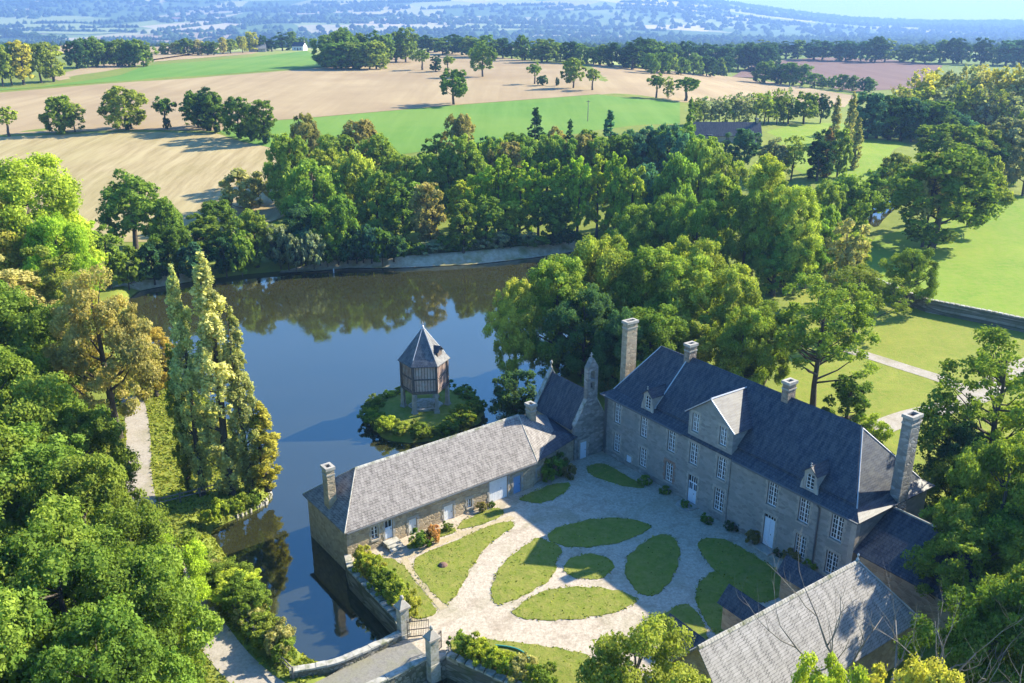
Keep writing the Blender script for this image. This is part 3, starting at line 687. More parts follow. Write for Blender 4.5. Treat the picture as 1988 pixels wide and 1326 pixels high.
# two small stone dormers
for dx in (5.7, 25.95):
    d_ = MB(); wall_front(d_, -.62, .62, 7.5, 9.35, [(-.4, .4, 7.75, 9.15)], 0, .2)
    d_.poly((-.62, 0, 9.35), (.62, 0, 9.35), (0, 0, 9.85)); d_.poly((-.62, 2.1, 7.6), (-.62, 0, 7.5), (-.62, 0, 9.35), (-.62, 2.1, 9.35)); d_.poly((.62, 0, 7.5), (.62, 2.1, 7.6), (.62, 2.1, 9.35), (.62, 0, 9.35))
    dm = d_.build('dormer', M['dress'], manor, (dx, .12, 0))
    r_ = MB()
    for sg in (-1, 1): r_.slab([(sg * .82, -.16, 9.22), (0, -.16, 9.95), (0, 2.6, 9.95), (sg * .82, 2.2, 9.22)], .08)
    r_.tube([(0, -.17, 9.97), (0, 2.6, 9.97)], .05, 5)
    r_.build('dormer_roof', M['slate_main'], dm)
    f_ = MB().box(-.4, -.34, .1, .15, 7.75, 9.15).box(.34, .4, .1, .15, 7.75, 9.15).box(-.34, .34, .1, .15, 7.75, 7.81).box(-.34, .34, .1, .15, 9.09, 9.15).box(-.03, .03, .09, .14, 7.81, 9.09)
    for q in range(1, 4): f_.box(-.34, .34, .105, .14, 7.75 + .35 * q - .02, 7.75 + .35 * q + .02)
    f_.build('window', M['white'], dm); MB().box(-.39, .39, .155, .17, 7.76, 9.14).build('pane', M['glass'], dm)
    MB().lathe([(.06, 0), (.10, .1), (.03, .2), (.09, .32), (.0, .45)], 8, (0, -.1, 9.95)).build('finial', M['dress'], dm)
    for sg in (-1, 1):                                                  # scrolled cheeks
        MB().hull([(sg * .64, -.04, 7.5), (sg * .92, -.04, 7.5), (sg * .85, -.04, 8.1), (sg * .64, -.04, 8.7)], [(sg * .64, .1, 7.5), (sg * .92, .1, 7.5), (sg * .85, .1, 8.1), (sg * .64, .1, 8.7)]).build('scroll', M['dress'], dm)
chimney(manor, -.6, 2.95, .8, 1.45, 6., 14.95, M['rubble'], taper=.04)
chimney(manor, 6.5, 5.08, .75, 1.05, 11., 14.0, M['brownstone'])
chimney(manor, 19.1, 5.08, .75, 1.05, 11., 14.1, M['brownstone'])
chimney(manor, 30.85, 5.7, .85, 1.3, -.2, 15.0, M['chapel'], taper=.06)
for xa, xb in ((L0 - .4, BX0 - .4), (BX1 + .4, L1 + .4)): MB().box(xa, xb, -.62, -.46, EV - .26, EV - .12).build('gutter', M['gutter'], manor)
for x in (27.35, -.45): MB().tube([(x, -.5, EV - .3), (x, -.12, EV - .75), (x, -.12, .1)], .075, 7).build('downpipe', M['gutter'], manor)
MB().box(L1 + .003, L1 + .05, 0., .5, -.1, EV - .2).box(L1 - .45, L1 + .05, -.05, -.003, .6, EV - .3).build('quoin', M['dress'], manor)

# ------------------------------------------------------------------ chapel with bell-cote
chapel = empty('chapel', (*HO, 0), HA, 'small stone chapel with steep slate roof and bell-cote between wing and manor', 'chapel')
cx0, cx1, cy0, cy1, cez, crz = -8.6, -1.0, -4.05, .35, 3.85, 7.75; cym = (cy0 + cy1) / 2
k_ = MB(); cg = cez + .35
for x, s in ((cx0, 0), (cx1, 1)):
    q = [(x, cy0, -1.8), (x, cy1, -1.8), (x, cy1, cg), (x, cym, crz + .35), (x, cy0, cg)]; k_.poly(*(q if s else q[::-1]))
    x2 = x + (.45 if not s else -.45); q = [(x2, cy0, -1.8), (x2, cy1, -1.8), (x2, cy1, cg), (x2, cym, crz + .35), (x2, cy0, cg)]; k_.poly(*(q[::-1] if s else q))
    ring = [(cy0, -1.8), (cy1, -1.8), (cy1, cg), (cym, crz + .35), (cy0, cg)]
    for (ya, za), (yb, zb) in zip(ring, ring[1:] + ring[:1]):
        q = [(x, ya, za), (x2, ya, za), (x2, yb, zb), (x, yb, zb)]; k_.poly(*(q if not s else q[::-1]))
k_.build('gable_wall', M['chapel'], chapel)
MB().box(cx0 + .45, cx1 - .45, cy0 + .05, cy0 + .4, -1.8, cez).box(cx0 + .45, cx1 - .45, cy1 - .4, cy1 - .05, -1.8, cez).build('side_wall', M['rubble'], chapel)
r_ = MB()
for y, s in ((cy0 - .25, 1), (cy1 + .25, -1)): r_.slab([(cx0 + .46, y, cez - .2), (cx1 - .46, y, cez - .2), (cx1 - .46, cym, crz), (cx0 + .46, cym, crz)], .12)
r_.build('roof', M['slate_main'], chapel)
for x in (cx0 + .22, cx1 - .22):
    cp = MB()
    for ya, yb in ((cy0 - .05, cym), (cy1 + .05, cym)): cp.hull([(x - .28, ya, cg - .02), (x + .28, ya, cg - .02), (x + .28, yb, crz + .36), (x - .28, yb, crz + .36)], [(x - .28, ya, cg + .14), (x + .28, ya, cg + .14), (x + .28, yb, crz + .52), (x - .28, yb, crz + .52)])
    cp.build('gable_coping', M['coping'], chapel)
bc = MB(); bw = .72                                                    # bell-cote: a slim wall with two openings, one above the other
bx0, bx1 = cx1 - .5, cx1 + .12
def slab_x(mb, ya, yb, za, zb): mb.box(bx0, bx1, ya, yb, za, zb)
for ya, yb, za, zb in ((cym - bw, cym - .28, 6.6, 10.7), (cym + .28, cym + bw, 6.6, 10.7), (cym - .28, cym + .28, 6.6, 8.0), (cym - .28, cym + .28, 9.0, 9.3), (cym - .28, cym + .28, 10.3, 10.7)): slab_x(bc, ya, yb, za, zb)
bc.hull([(bx0, cym - bw, 10.701), (bx1, cym - bw, 10.701), (bx1, cym + bw, 10.701), (bx0, cym + bw, 10.701)], [(bx0, cym - .08, 11.7), (bx1, cym - .08, 11.7), (bx1, cym + .08, 11.7), (bx0, cym + .08, 11.7)])
bc.build('bell_cote', M['chapel'], chapel)
MB().box(bx0 + .2, bx0 + .3, cym - .05, cym + .05, 11.7, 12.3).box(bx0 + .21, bx0 + .29, cym - .2, cym + .2, 12.0, 12.09).build('stone_cross', M['dress'], chapel)
MB().lathe([(.02, .5), (.09, .45), (.13, .2), (.2, .02), (.2, 0)], 10, ((bx0 + bx1) / 2, cym, 8.3)).build('bell', M['iron'], chapel)
MB().lathe([(.16, 0), (.1, .15), (.05, .35), (.17, .55), (.17, .75), (.0, .95)], 10, (cx0 + .22, cym, crz + .5)).build('finial', M['dress'], chapel)
door(chapel, 0, 0.95, 0, 2.1, M['palewood'], 0, 1).rotation_euler = (0, 0, R(90))
for ch_ in chapel.children:
    if ch_.name.startswith('door'): ch_.location = (cx1 + .17, -2.9, 0.)
MB().tube([(cx1 + .1, .1, 7.), (cx1 + .1, .1, 0.)], .08, 7).build('downpipe', M['gutter'], chapel)

# ------------------------------------------------------------------ low wing
wing = empty('stone_wing', (*WO, 0), WA, 'long low stone outbuilding with pale lichened slate roof standing in the water', 'outbuilding')
WD, WE, WR, WX = 8.03, 3.08, 6.5, 21.6
wops = [(2.5, 3.2, 1.0, 2.35), (3.87, 4.7, .5, 2.45), (6.43, 7.3, .0, 1.65), (10.36, 11.45, .0, 1.65), (13.1, 13.65, .5, 1.45), (15.8, 18.1, .0, 2.75), (18.85, 19.85, .0, 2.0)]
w_ = MB(); wall_front(w_, 0, WX, -.1, WE, wops)
w_.poly((0, 0, -.1), (WX, 0, -.1), (WX, 0, -3.), (0, 0, -3.))
w_.poly((0, WD, -3), (0, 0, -3), (0, 0, WE), (0, WD, WE)); w_.poly((WX, WD, -3), (0, WD, -3), (0, WD, WE), (WX, WD, WE)); w_.poly((WX, 0, -3), (WX, WD, -3), (WX, WD, WE), (WX, 0, WE))
w_.build('wall', M['rubble'], wing)
window(wing, 2.85, 1.0, 2.35, .7, cols=2, rows=3); window(wing, 13.375, .5, 1.45, .55, cols=2, rows=2)
door(wing, 3.87, 4.7, .5, 2.45, M['palewood'], 0, 1, 0, .4); door(wing, 6.43, 7.3, 0, 1.65, M['white'], 0, 1); door(wing, 10.36, 11.45, 0, 1.65, M['white'], 0, 1)
door(wing, 15.8, 18.1, 0, 2.75, M['white'], 0, 2); door(wing, 18.85, 19.85, 0, 2.0, M['blue'], 0, 1)
for k in range(3): MB().box(3.55, 5.0, -.45 - .38 * (k + 1), -.02 - .38 * k if k else -.02, .005, .48 - .15 * k).build('step', M['coping'], wing)
ov = .32; a0 = (-ov, -ov, WE - .1); a3 = (-ov, WD + ov, WE - .1)
o = MB(); A_ = (22.6, WD / 2, WR); C_ = (21.75, -ov, WE - .1); Cb = (26.6, WD + ov, WE - .1); r0 = (3.28, WD / 2, WR); B_ = (26.6, 2.85, 4.0); D_ = (29.0, 1.55, 2.95); E_ = (29.0, 7.0, 3.6)
o.poly(a0, C_, A_, r0); o.poly(a3, a0, r0); o.poly(Cb, a3, r0, A_)
o.poly(a0, (a0[0], a0[1], a0[2] - .1), (C_[0], C_[1], C_[2] - .1), C_); o.poly(a3, (a3[0], a3[1], a3[2] - .1), (a0[0], a0[1], a0[2] - .1), a0)
o.poly((a0[0], a0[1], a0[2] - .1), (a3[0], a3[1], a3[2] - .1), (Cb[0], Cb[1], Cb[2] - .1), (C_[0], C_[1], C_[2] - .1))
wr = o.build('roof', M['slate_wing'], wing)
o = MB().poly(C_, B_, A_).poly(A_, B_, E_, Cb).build('end_roof', M['slate_wing'], wing)
rt = MB()
for k in range(44):
    xa = r0[0] + (A_[0] - r0[0]) * k / 44; xb = r0[0] + (A_[0] - r0[0]) * (k + 1) / 44 - .03; yy = WD / 2
    rt.hull([(xa, yy - .15, WR - .1), (xb, yy - .15, WR - .1), (xb, yy + .15, WR - .1), (xa, yy + .15, WR - .1)], [(xa, yy - .04, WR + .06), (xb, yy - .04, WR + .06), (xb, yy + .04, WR + .06), (xa, yy + .04, WR + .06)])
rt.build('ridge_tiles', M['coping'], wr)
for p_, q_ in (((-ov, -ov, WE - .06), (3.28, WD / 2, WR + .03)), ((-ov, WD + ov, WE - .06), (3.28, WD / 2, WR + .03)), (A_, C_)): MB().tube([p_, q_], .06, 5).build('hip_flashing', M['coping'], wr)
MB().box(-.1, 21.7, -ov - .15, -ov - .01, WE - .28, WE - .14).build('gutter', M['gutter'], wing)
chimney(wing, .55, 4.0, .75, .95, 2., 7.35, M['rubble'], taper=.05)
chimney(wing, 24.3, 4.0, .7, .95, 3., 7.1, M['rubble'])
# the link between wing and chapel
link = empty('link_building', (*WO, 0), WA, 'low ivy-clad stone link with small slate roof joining the wing to the chapel', 'outbuilding')
F0, F1 = Vector((21.62, .25, 0)), Vector((28.9, 1.95, 0))
lw = MB(); lw.poly((F0.x, F0.y, -1.8), (F1.x, F1.y, -1.8), (F1.x, F1.y, 2.85), (F0.x, F0.y, 2.85)); lw.poly((F1.x, F1.y, -1.8), (F1.x, 7, -1.8), (F1.x, 7, 3.5), (F1.x, F1.y, 2.85)); lw.poly((F1.x, 7, -1.8), (F0.x, WD, -1.8), (F0.x, WD, 2.9), (F1.x, 7, 3.5))
lw.build('wall', M['rubble'], link)
MB().slab([(21.7, -.22, 2.9), (D_[0], D_[1], D_[2]), (B_[0], B_[1], B_[2] - .02)], .1).slab([(D_[0], D_[1], D_[2]), (29., 7.0, 3.56), (26.6, 2.86, 3.97)], .1).build('roof', M['slate_main'], link)
for t in (.12, .62):
    p = F0.lerp(F1, t); o = window(link, p.x, .5, 1.5, .5, p.y - .02, 2, 2); o.rotation_euler = (0, 0, math.atan2(F1.y - F0.y, F1.x - F0.x))

# ------------------------------------------------------------------ annex and barn on the right
annex = empty('annex', (*HO, 0), HA, 'lower slate-roofed annex built against the chimney end of the manor', 'outbuilding')
an = MB(); ax0, ax1, ay0, ay1 = 31.45, 40., .3, 9.1
an.poly((ax0, ay0, -.2), (ax1, ay0, -.2), (ax1, ay0, 4.4), (ax0, ay0, 4.4)); an.poly((ax1, ay0, -.2), (ax1, ay1, -.2), (ax1, ay1, 4.4), (ax1, 4.7, 6.8), (ax1, ay0, 4.4)); an.poly((ax1, ay1, -.2), (ax0, ay1, -.2), (ax0, ay1, 4.4), (ax1, ay1, 4.4)); an.poly((ax0, ay1, -.2), (ax0, ay0, -.2), (ax0, ay0, 4.4), (ax0, 4.7, 6.8), (ax0, ay1, 4.4))
an.build('wall', M['rubble'], annex)
MB().slab([(30.98, -.1, 4.3), (40.3, -.1, 4.3), (40.3, 4.7, 6.95), (30.98, 4.7, 6.95)], .12).slab([(30.98, 4.7, 6.95), (40.3, 4.7, 6.95), (40.3, 9.5, 4.3), (30.98, 9.5, 4.3)], .12).build('roof', M['slate_main'], annex)
MB().tube([(30.98, 4.7, 6.98), (40.3, 4.7, 6.98)], .1, 6).build('ridge_tiles', M['coping'], annex)
barn = empty('stone_barn', (*HO, 0), HA, 'stone barn with pale slate roof and three dormers facing the courtyard', 'barn')
bl, br_, brg, by0, by1, bez, brz = 31.6, 38.4, 35.0, -22.5, -3.0, 3.9, 8.0
bb = MB(); bb.poly((bl, by1, -.2), (bl, by0, -.2), (bl, by0, bez), (bl, by1, bez)); bb.poly((br_, by0, -.2), (br_, by1, -.2), (br_, by1, bez), (br_, by0, bez)); bb.poly((br_, by1, -.2), (bl, by1, -.2), (bl, by1, bez), (br_, by1, bez)); bb.poly((bl, by0, -.2), (br_, by0, -.2), (br_, by0, bez), (brg, by0, brz), (bl, by0, bez))
bb.build('wall', M['rubble'], barn)
o = MB(); e0 = bl - .35; e1 = br_ + .35; ez_ = bez - .3; yr = -6.1; yn = by1 + .3; yf = by0 - .3
o.slab([(e0, yf, ez_), (brg, yf, brz), (brg, yr, brz), (e0, yn, ez_)], .12).slab([(brg, yf, brz), (e1, yf, ez_), (e1, yn, ez_), (brg, yr, brz)], .12).slab([(e0, yn, ez_), (brg, yr, brz), (e1, yn, ez_)], .12)
brf = o.build('roof', M['slate_barn'], barn)
rt = MB()
for k in range(60):
    ya = yr + (yf - yr) * k / 60; yb = yr + (yf - yr) * (k + 1) / 60 + .03
    rt.hull([(brg - .17, ya, brz - .1), (brg - .17, yb, brz - .1), (brg + .17, yb, brz - .1), (brg + .17, ya, brz - .1)], [(brg - .04, ya, brz + .08), (brg - .04, yb, brz + .08), (brg + .04, yb, brz + .08), (brg + .04, ya, brz + .08)])
rt.build('ridge_tiles', M['coping'], brf)
for ex_ in (e0, e1): MB().tube([(brg, yr, brz + .03), (ex_, yn, ez_ + .05)], .08, 5).build('hip_flashing', M['zinc'], brf)
MB().lathe([(.1, 0), (.14, .1), (.05, .3), (.1, .5), (0, .7)], 8, (brg, yr, brz)).build('finial', M['zinc'], brf)
for yd in (-7.2, -13.8, -19.9):
    d_ = MB().hull([(30.1, yd - .9, 2.6), (33.2, yd - .9, 2.6), (33.2, yd + .9, 2.6), (30.1, yd + .9, 2.6)], [(30.1, yd - .9, 4.9), (33.2, yd - .9, 4.9), (33.2, yd + .9, 4.9), (30.1, yd + .9, 4.9)])
    d_.poly((30.1, yd - .9, 4.9), (30.1, yd, 5.9), (30.1, yd + .9, 4.9))
    dm = d_.build('dormer', M['rubble'], barn)
    r_ = MB()
    for sg in (-1, 1): r_.slab([(29.7, yd + sg * 1.15, 4.75), (29.7, yd, 6.0), (33.4, yd, 6.0), (32.4, yd + sg * 1.15, 4.75)], .09)
    r_.build('dormer_roof', M['slate_main'], dm)
    MB().box(30.03, 30.09, yd - .5, yd + .5, 2.9, 4.7).build('hatch', M['oak'], dm)

# ------------------------------------------------------------------ island and dovecote
IC = (-11.2, 101.0)
rng = np.random.default_rng(5)
n_a = 48; rings = [(1.06, -3.0), (1.0, WL - .1), (.95, WL + .35), (.84, WL + .75), (.6, WL + .95), (.3, WL + 1.0)]
iv, iq = [], []
wob = 1 + .05 * np.sin(np.arange(n_a) / n_a * 2 * np.pi * 3 + 1) + .03 * rng.standard_normal(n_a)
for r_, z_ in rings:
    for k in range(n_a):
        a = 2 * math.pi * k / n_a; iv.append((IC[0] + 7.6 * r_ * wob[k] * math.cos(a), IC[1] + 8.2 * r_ * wob[k] * math.sin(a), z_))
iv.append((IC[0], IC[1], WL + 1.02))
for i in range(len(rings) - 1):
    for k in range(n_a): iq.append((i * n_a + k, i * n_a + (k + 1) % n_a, (i + 1) * n_a + (k + 1) % n_a, (i + 1) * n_a + k))
me = bpy.data.meshes.new('island'); me.from_pydata(iv, [], iq + [((len(rings) - 1) * n_a + k, (len(rings) - 1) * n_a + (k + 1) % n_a, len(iv) - 1) for k in range(n_a)]); me.update(); me.materials.append(M['lawn'])
me.polygons.foreach_set('use_smooth', [True] * len(me.polygons)); tag(link_mesh('island', me), kind='structure')
IZ = WL + 1.0
DC = (-11.15, 101.6)
dove = empty('dovecote', (*DC, IZ), math.atan2(DC[0], DC[1]) * -1, 'hexagonal half-timbered dovecote on six stone pillars on the lake island', 'dovecote')
DR = 2.95                                                     # circumradius; one face looks back at the drone
def hexa(r, z, off=0.): return [(r * math.cos(R(-90 + 30 + 60 * k) + off), r * math.sin(R(-90 + 30 + 60 * k) + off), z) for k in range(6)]
zb, ze, za = 2.02 - IZ, 5.9 - IZ, 10.1 - IZ
MB().hull(hexa(DR - .1, zb + .2), hexa(DR - .1, ze)).build('infill_wall', M['infill'], dove)
for k in range(6):
    p = Vector(hexa(DR - .12, 0)[k]); q = Vector(hexa(DR - .12, 0)[(k + 1) % 6])
    lg = MB(); sq = lambda h_, z_: [(p.x + h_ * math.cos(R(45 + 90 * j + 60 * k)), p.y + h_ * math.sin(R(45 + 90 * j + 60 * k)), z_) for j in range(4)]
    lg.hull(sq(.36, 0), sq(.27, zb - .003)); lg.hull(sq(.5, -.1), sq(.46, .22)); lg.build('pillar', M['dress'], dove)
    pp = Vector(hexa(DR, 0)[k]); sq2 = lambda h_, z_: [(pp.x * .985 + h_ * math.cos(R(45 + 90 * j + 60 * k)), pp.y * .985 + h_ * math.sin(R(45 + 90 * j + 60 * k)), z_) for j in range(4)]
    MB().hull(sq2(.2, zb + .02), sq2(.2, ze + .05)).build('corner_post', M['oak'], dove)
    P0, P1 = Vector(hexa(DR - .08, 0)[k]), Vector(hexa(DR - .08, 0)[(k + 1) % 6]); d_ = (P1 - P0); ang = math.atan2(d_.y, d_.x); Lf = d_.length
    face = lambda mb, nm: mb.build(nm, M['oak'], dove, (P0.x, P0.y, 0), ang)
    face(MB().box(-.08, Lf + .08, -.14, .12, zb, zb + .34), 'floor_beam'); face(MB().box(.1, Lf - .1, -.075, .06, (zb + ze) / 2 - .08, (zb + ze) / 2 + .08), 'mid_rail'); face(MB().box(.1, Lf - .1, -.075, .06, ze - .22, ze), 'top_plate')
    for j in range(1, 8):
        x = Lf * j / 8
        for z0_, z1_ in ((zb + .345, (zb + ze) / 2 - .085), ((zb + ze) / 2 + .085, ze - .225)): face(MB().box(x - .035, x + .035, -.05, .05, z0_, z1_), 'stud')
er = hexa(DR + .38, ze - .1); mr = hexa(DR - .25, ze + .62); o = MB()
for k in range(6):
    j = (k + 1) % 6; o.poly(er[k], er[j], mr[j], mr[k]); o.poly(mr[k], mr[j], (0, 0, za))
o.poly(*[(x, y, z - .08) for x, y, z in er[::-1]])
for k in range(6):
    j = (k + 1) % 6; o.poly((er[k][0], er[k][1], er[k][2] - .08), (er[j][0], er[j][1], er[j][2] - .08), er[j], er[k])
dr = o.build('roof', M['slate_dove'], dove)
for k in range(6): MB().tube([mr[k], (0, 0, za)], .05, 5).build('hip_flashing', M['zinc'], dr)
MB().lathe([(.12, 0), (.16, .1), (.04, .25), (.09, .45), (.0, .8)], 8, (0, 0, za - .05)).build('finial', M['zinc'], dove)
fa = R(-30)                                                   # dormer on the face to the right
dm = empty('dormer', (0, 0, 0), fa, parent=dove)
rr = 2.55
MB().box(rr - 1.2, rr - .25, -.55, .55, ze + .15, ze + 1.45).build('dormer_wall', M['oak'], dm)
r_ = MB()
for sg in (-1, 1): r_.slab([(rr - .05, sg * .75, ze + 1.3), (rr - .05, 0, ze + 2.0), (rr - 1.9, 0, ze + 2.0), (rr - 1.7, sg * .75, ze + 1.3)], .07)
r_.build('dormer_roof', M['slate_main'], dm)
MB().hull(hexa(2.3, -.1), hexa(2.3, .12)).build('floor_slab', M['coping'], dove)
MB().box(-1., 1., -1.5, -.2, .12, .42).build('stone_bench', M['coping'], dove)
MB().box(-1.1, 1.1, -2.0, -1.5, .12, .26).build('step', M['coping'], dove)

# ------------------------------------------------------------------ walls, gate, bridge, fences
def run_wall(name, line, thick, z0, z1, mat, label, cap='coping', caph=.16, group=None, cat='wall'):
    root = empty(name, (*line[0], 0), 0, label, cat, group); ox, oy = line[0]
    w = MB(); c = MB(); L_ = [Vector((p[0] - ox, p[1] - oy)) for p in line]; ns = []
    for i in range(len(L_)):
        d = (L_[min(i + 1, len(L_) - 1)] - L_[max(i - 1, 0)]).normalized(); ns.append(Vector((-d.y, d.x)))
    zz = z1 if hasattr(z1, '__len__') else [z1] * len(L_)
    for i in range(len(L_) - 1):
        q = [L_[i] + ns[i] * thick / 2, L_[i] - ns[i] * thick / 2, L_[i + 1] - ns[i + 1] * thick / 2, L_[i + 1] + ns[i + 1] * thick / 2]
        zt = [zz[i], zz[i], zz[i + 1], zz[i + 1]]
        w.hull([(p.x, p.y, z0) for p in q], [(p.x, p.y, t) for p, t in zip(q, zt)])
        e = thick / 2 + .06; q = [L_[i] + ns[i] * e, L_[i] - ns[i] * e, L_[i + 1] - ns[i + 1] * e, L_[i + 1] + ns[i + 1] * e]
        seg = (L_[i + 1] - L_[i]).length; n = max(1, int(seg / .8))
        for k in range(n):                                             # coping stones, each a little off
            ta, tb = k / n + .01, (k + 1) / n - .01; dz = rng.uniform(-.025, .025); dx = rng.uniform(-.03, .03)
            f0, f1 = q[0].lerp(q[3], ta), q[0].lerp(q[3], tb); g0, g1 = q[1].lerp(q[2], ta), q[1].lerp(q[2], tb)
            h0, h1 = zz[i] + (zz[i + 1] - zz[i]) * ta, zz[i] + (zz[i + 1] - zz[i]) * tb
            off = ns[i] * dx
            MB().hull([(p.x, p.y, h + .002) for p, h in ((f0 + off, h0), (g0 + off, h0), (g1 + off, h1), (f1 + off, h1))], [(p.x, p.y, h + caph + dz) for p, h in ((f0 + off, h0), (g0 + off, h0), (g1 + off, h1), (f1 + off, h1))]).build('coping_stone', M[cap], root)
    w.build('masonry', M[mat], root)
    return root
run_wall('moat_wall', [(p[0], p[1]) for p in WALL_L], .5, -3.2, .35, 'wall', 'mossy stone retaining wall dropping to the moat between the wing and the gate')
run_wall('moat_wall', WALL_R, .5, -3.2, .35, 'wall', 'stone retaining wall above the dark moat beside the bridge parapet')
run_wall('bridge_parapet', smooth_line([(-8.75, 55.45), (-11.2, 53.5), (-13.4, 52.0), (-16.4, 51.3)], 2), .45, -2.6, .55, 'wall', 'curving low stone parapet on the moat side of the bridge', cat='parapet')
run_wall('bridge_parapet', smooth_line([(-6.35, 52.75), (-8.6, 50.9), (-11.0, 49.2), (-13, 47.6)], 1), .45, -2.6, .6, 'wall', 'low stone parapet of the bridge beside the right gate pillar', cat='parapet')
bdg = empty('bridge', (-10, 51.5, 0), 0, 'short stone bridge carrying the drive over the moat to the gate', 'bridge')
MB().hull([(x + 10, y - 51.5, -3.) for x, y in ((-8.9, 55.3), (-12.6, 52.3), (-15.5, 49.5), (-13.2, 47.8), (-10.9, 49.3), (-6.3, 52.8))], [(x + 10, y - 51.5, .05) for x, y in ((-8.9, 55.3), (-12.6, 52.3), (-15.5, 49.5), (-13.2, 47.8), (-10.9, 49.3), (-6.3, 52.8))]).build('bridge_deck', M['wall'], bdg)
def pillar(loc, rz, h, label):
    g = empty('gate_pillar', (*loc, 0), rz, label, 'gate pillar', 'stone pillars of the courtyard gate')
    MB().box(-.42, .42, -.42, .42, -1.2, .4).build('base', M['coping'], g)
    for k in range(6): MB().box(-.36 + .004 * (k % 2), .36 - .004 * (k % 2), -.36, .36, .402 + (h - .4) * k / 6, .39 + (h - .4) * (k + 1) / 6).build('stone_block', M['coping'], g)
    MB().box(-.5, .5, -.5, .5, h + .002, h + .16).build('cornice', M['dress'], g)
    MB().hull([(-.44, -.44, h + .162), (.44, -.44, h + .162), (.44, .44, h + .162), (-.44, .44, h + .162)], [(-.1, -.1, h + .7), (.1, -.1, h + .7), (.1, .1, h + .7), (-.1, .1, h + .7)]).build('cap', M['dress'], g)
    MB().lathe([(.08, 0), (.14, .1), (.17, .22), (.12, .34), (0, .4)], 10, (0, 0, h + .7)).build('finial', M['dress'], g)
ga = math.atan2(52.5 - 55.75, -5.95 + 8.5)
pillar((-8.55, 55.85), ga, 2.75, 'tall stone gate pillar with pyramid cap beside the moat wall'); pillar((-5.95, 52.45), ga, 2.6, 'tall shaded stone gate pillar at the end of the bridge parapet')
def gate_leaf(loc, rz, label):
    g = empty('iron_gate', (*loc, .08), rz, label, 'gate', 'open iron gate leaves')
    MB().box(0, 1.7, -.025, .025, .1, .16).box(0, 1.7, -.025, .025, .75, .8).box(0, 1.7, -.025, .025, 1.5, 1.55).box(0, .05, -.03, .03, .0, 1.75).box(1.66, 1.7, -.025, .025, .05, 1.6).build('gate_frame', M['iron'], g)
    for k in range(1, 12): MB().box(.05 + k * .135, .075 + k * .135, -.012, .012, .12, 1.75).build('bar', M['iron'], g)
gate_leaf((-8.2, 55.5), ga + R(62), 'open wrought iron gate leaf hung on the pillar by the moat wall'); gate_leaf((-6.2, 52.9), ga + R(115), 'open wrought iron gate leaf hung on the shaded pillar')
def rail_fence(pts, label, h=1.1, rails=2):
    f = empty('rail_fence', (*pts[0], 0), 0, label, 'fence'); ox, oy = pts[0]
    for p in pts: MB().box(-.07, .07, -.07, .07, -.5, h).build('post', M['fencewood'], f, (p[0] - ox, p[1] - oy, 0))
    for p, q in zip(pts[:-1], pts[1:]):
        d = math.hypot(q[0] - p[0], q[1] - p[1])
        for k in range(rails): MB().box(.07, d - .07, -.03, .03, h - .18 - k * .42, h - .06 - k * .42).build('rail', M['fencewood'], f, (p[0] - ox, p[1] - oy, 0), math.atan2(q[1] - p[1], q[0] - p[0]))
def along(a, b_, n): return [(a[0] + (b_[0] - a[0]) * k / n, a[1] + (b_[1] - a[1]) * k / n) for k in range(n + 1)]
rail_fence(along(at_level(312, 985), at_level(462, 946), 4), 'weathered wooden rail fence on the bank below the tall poplars')
rail_fence(along(at_level(430, 1170), at_level(570, 1318), 6), 'wooden rail fence between the drive and the moat bank')
run_wall('boundary_wall', [at_level(1690, 560), at_level(1745, 586), at_level(1800, 606), at_level(1900, 626), at_level(2010, 650), at_level(2200, 690)], .5, -.3, 2.2, 'wall', 'long shaded stone wall between the garden and the bright meadow')
# stones along the spit, driftwood stake
st_ = MB(); L_ = [at_level(x, y, WL) for x, y in ((430, 1012), (470, 1000), (500, 986), (522, 972), (524, 955))]
for p, q in zip(L_[:-1], L_[1:]):
    for k in range(14):
        t = k / 14; x = p[0] + (q[0] - p[0]) * t + rng.uniform(-.2, .2); y = p[1] + (q[1] - p[1]) * t + rng.uniform(-.2, .35); r_ = rng.uniform(.14, .3)
        st_.hull([(x + r_ * math.cos(a) * rng.uniform(.8, 1.2), y + r_ * math.sin(a), WL - .2) for a in np.arange(0, 6.2, 1.05)], [(x + r_ * .6 * math.cos(a), y + r_ * .6 * math.sin(a), WL + rng.uniform(.15, .4)) for a in np.arange(0, 6.2, 1.05)])
tag(st_.build('bank_stones', M['coping']), 'small pale stones lining the water edge of the grassy spit', kind='stuff')
tag(MB().tube([(*at_level(648, 530, WL), WL - 1), (*at_level(648, 530, WL), WL + .9)], .12, 6).build('mooring_stake', M['white']), 'small white stake standing in the water near the far shore', 'stake')
hp_ = smooth_line([at_level(x, y, .1) for x, y in ((962, 1254), (985, 1256), (1008, 1262), (1022, 1272), (1030, 1285))], 2)
tag(MB().tube([(x, y, .16) for x, y in hp_], .07, 6).build('garden_hose', M['hose']), 'teal garden hose lying curved on the grass inside the gate', 'hose')
mx_, my_ = at_level(860, 1098); tag(MB().lathe([(.45, 0), (.38, .1), (.2, .22), (.02, .27)], 9, (mx_, my_, .05)).build('molehill', M['plough']), 'small brown molehill on the lawn before the wing', 'molehill')
# utility pole in the green field
ux, uy = on_ground(1141, 236); uz = float(ground_z(ux, uy)); pole = empty('utility_pole', (ux, uy, uz), 0, 'thin utility pole standing in the green field behind the conifers', 'pole')
MB().tube([(0, 0, -1), (0, 0, height_for(ux, uy, uz, 194))], [.16, .11], 7).build('shaft', M['fencewood'], pole); MB().box(-.7, .7, -.06, .06, height_for(ux, uy, uz, 197) - .1, height_for(ux, uy, uz, 197) + .06).build('crossarm', M['fencewood'], pole)
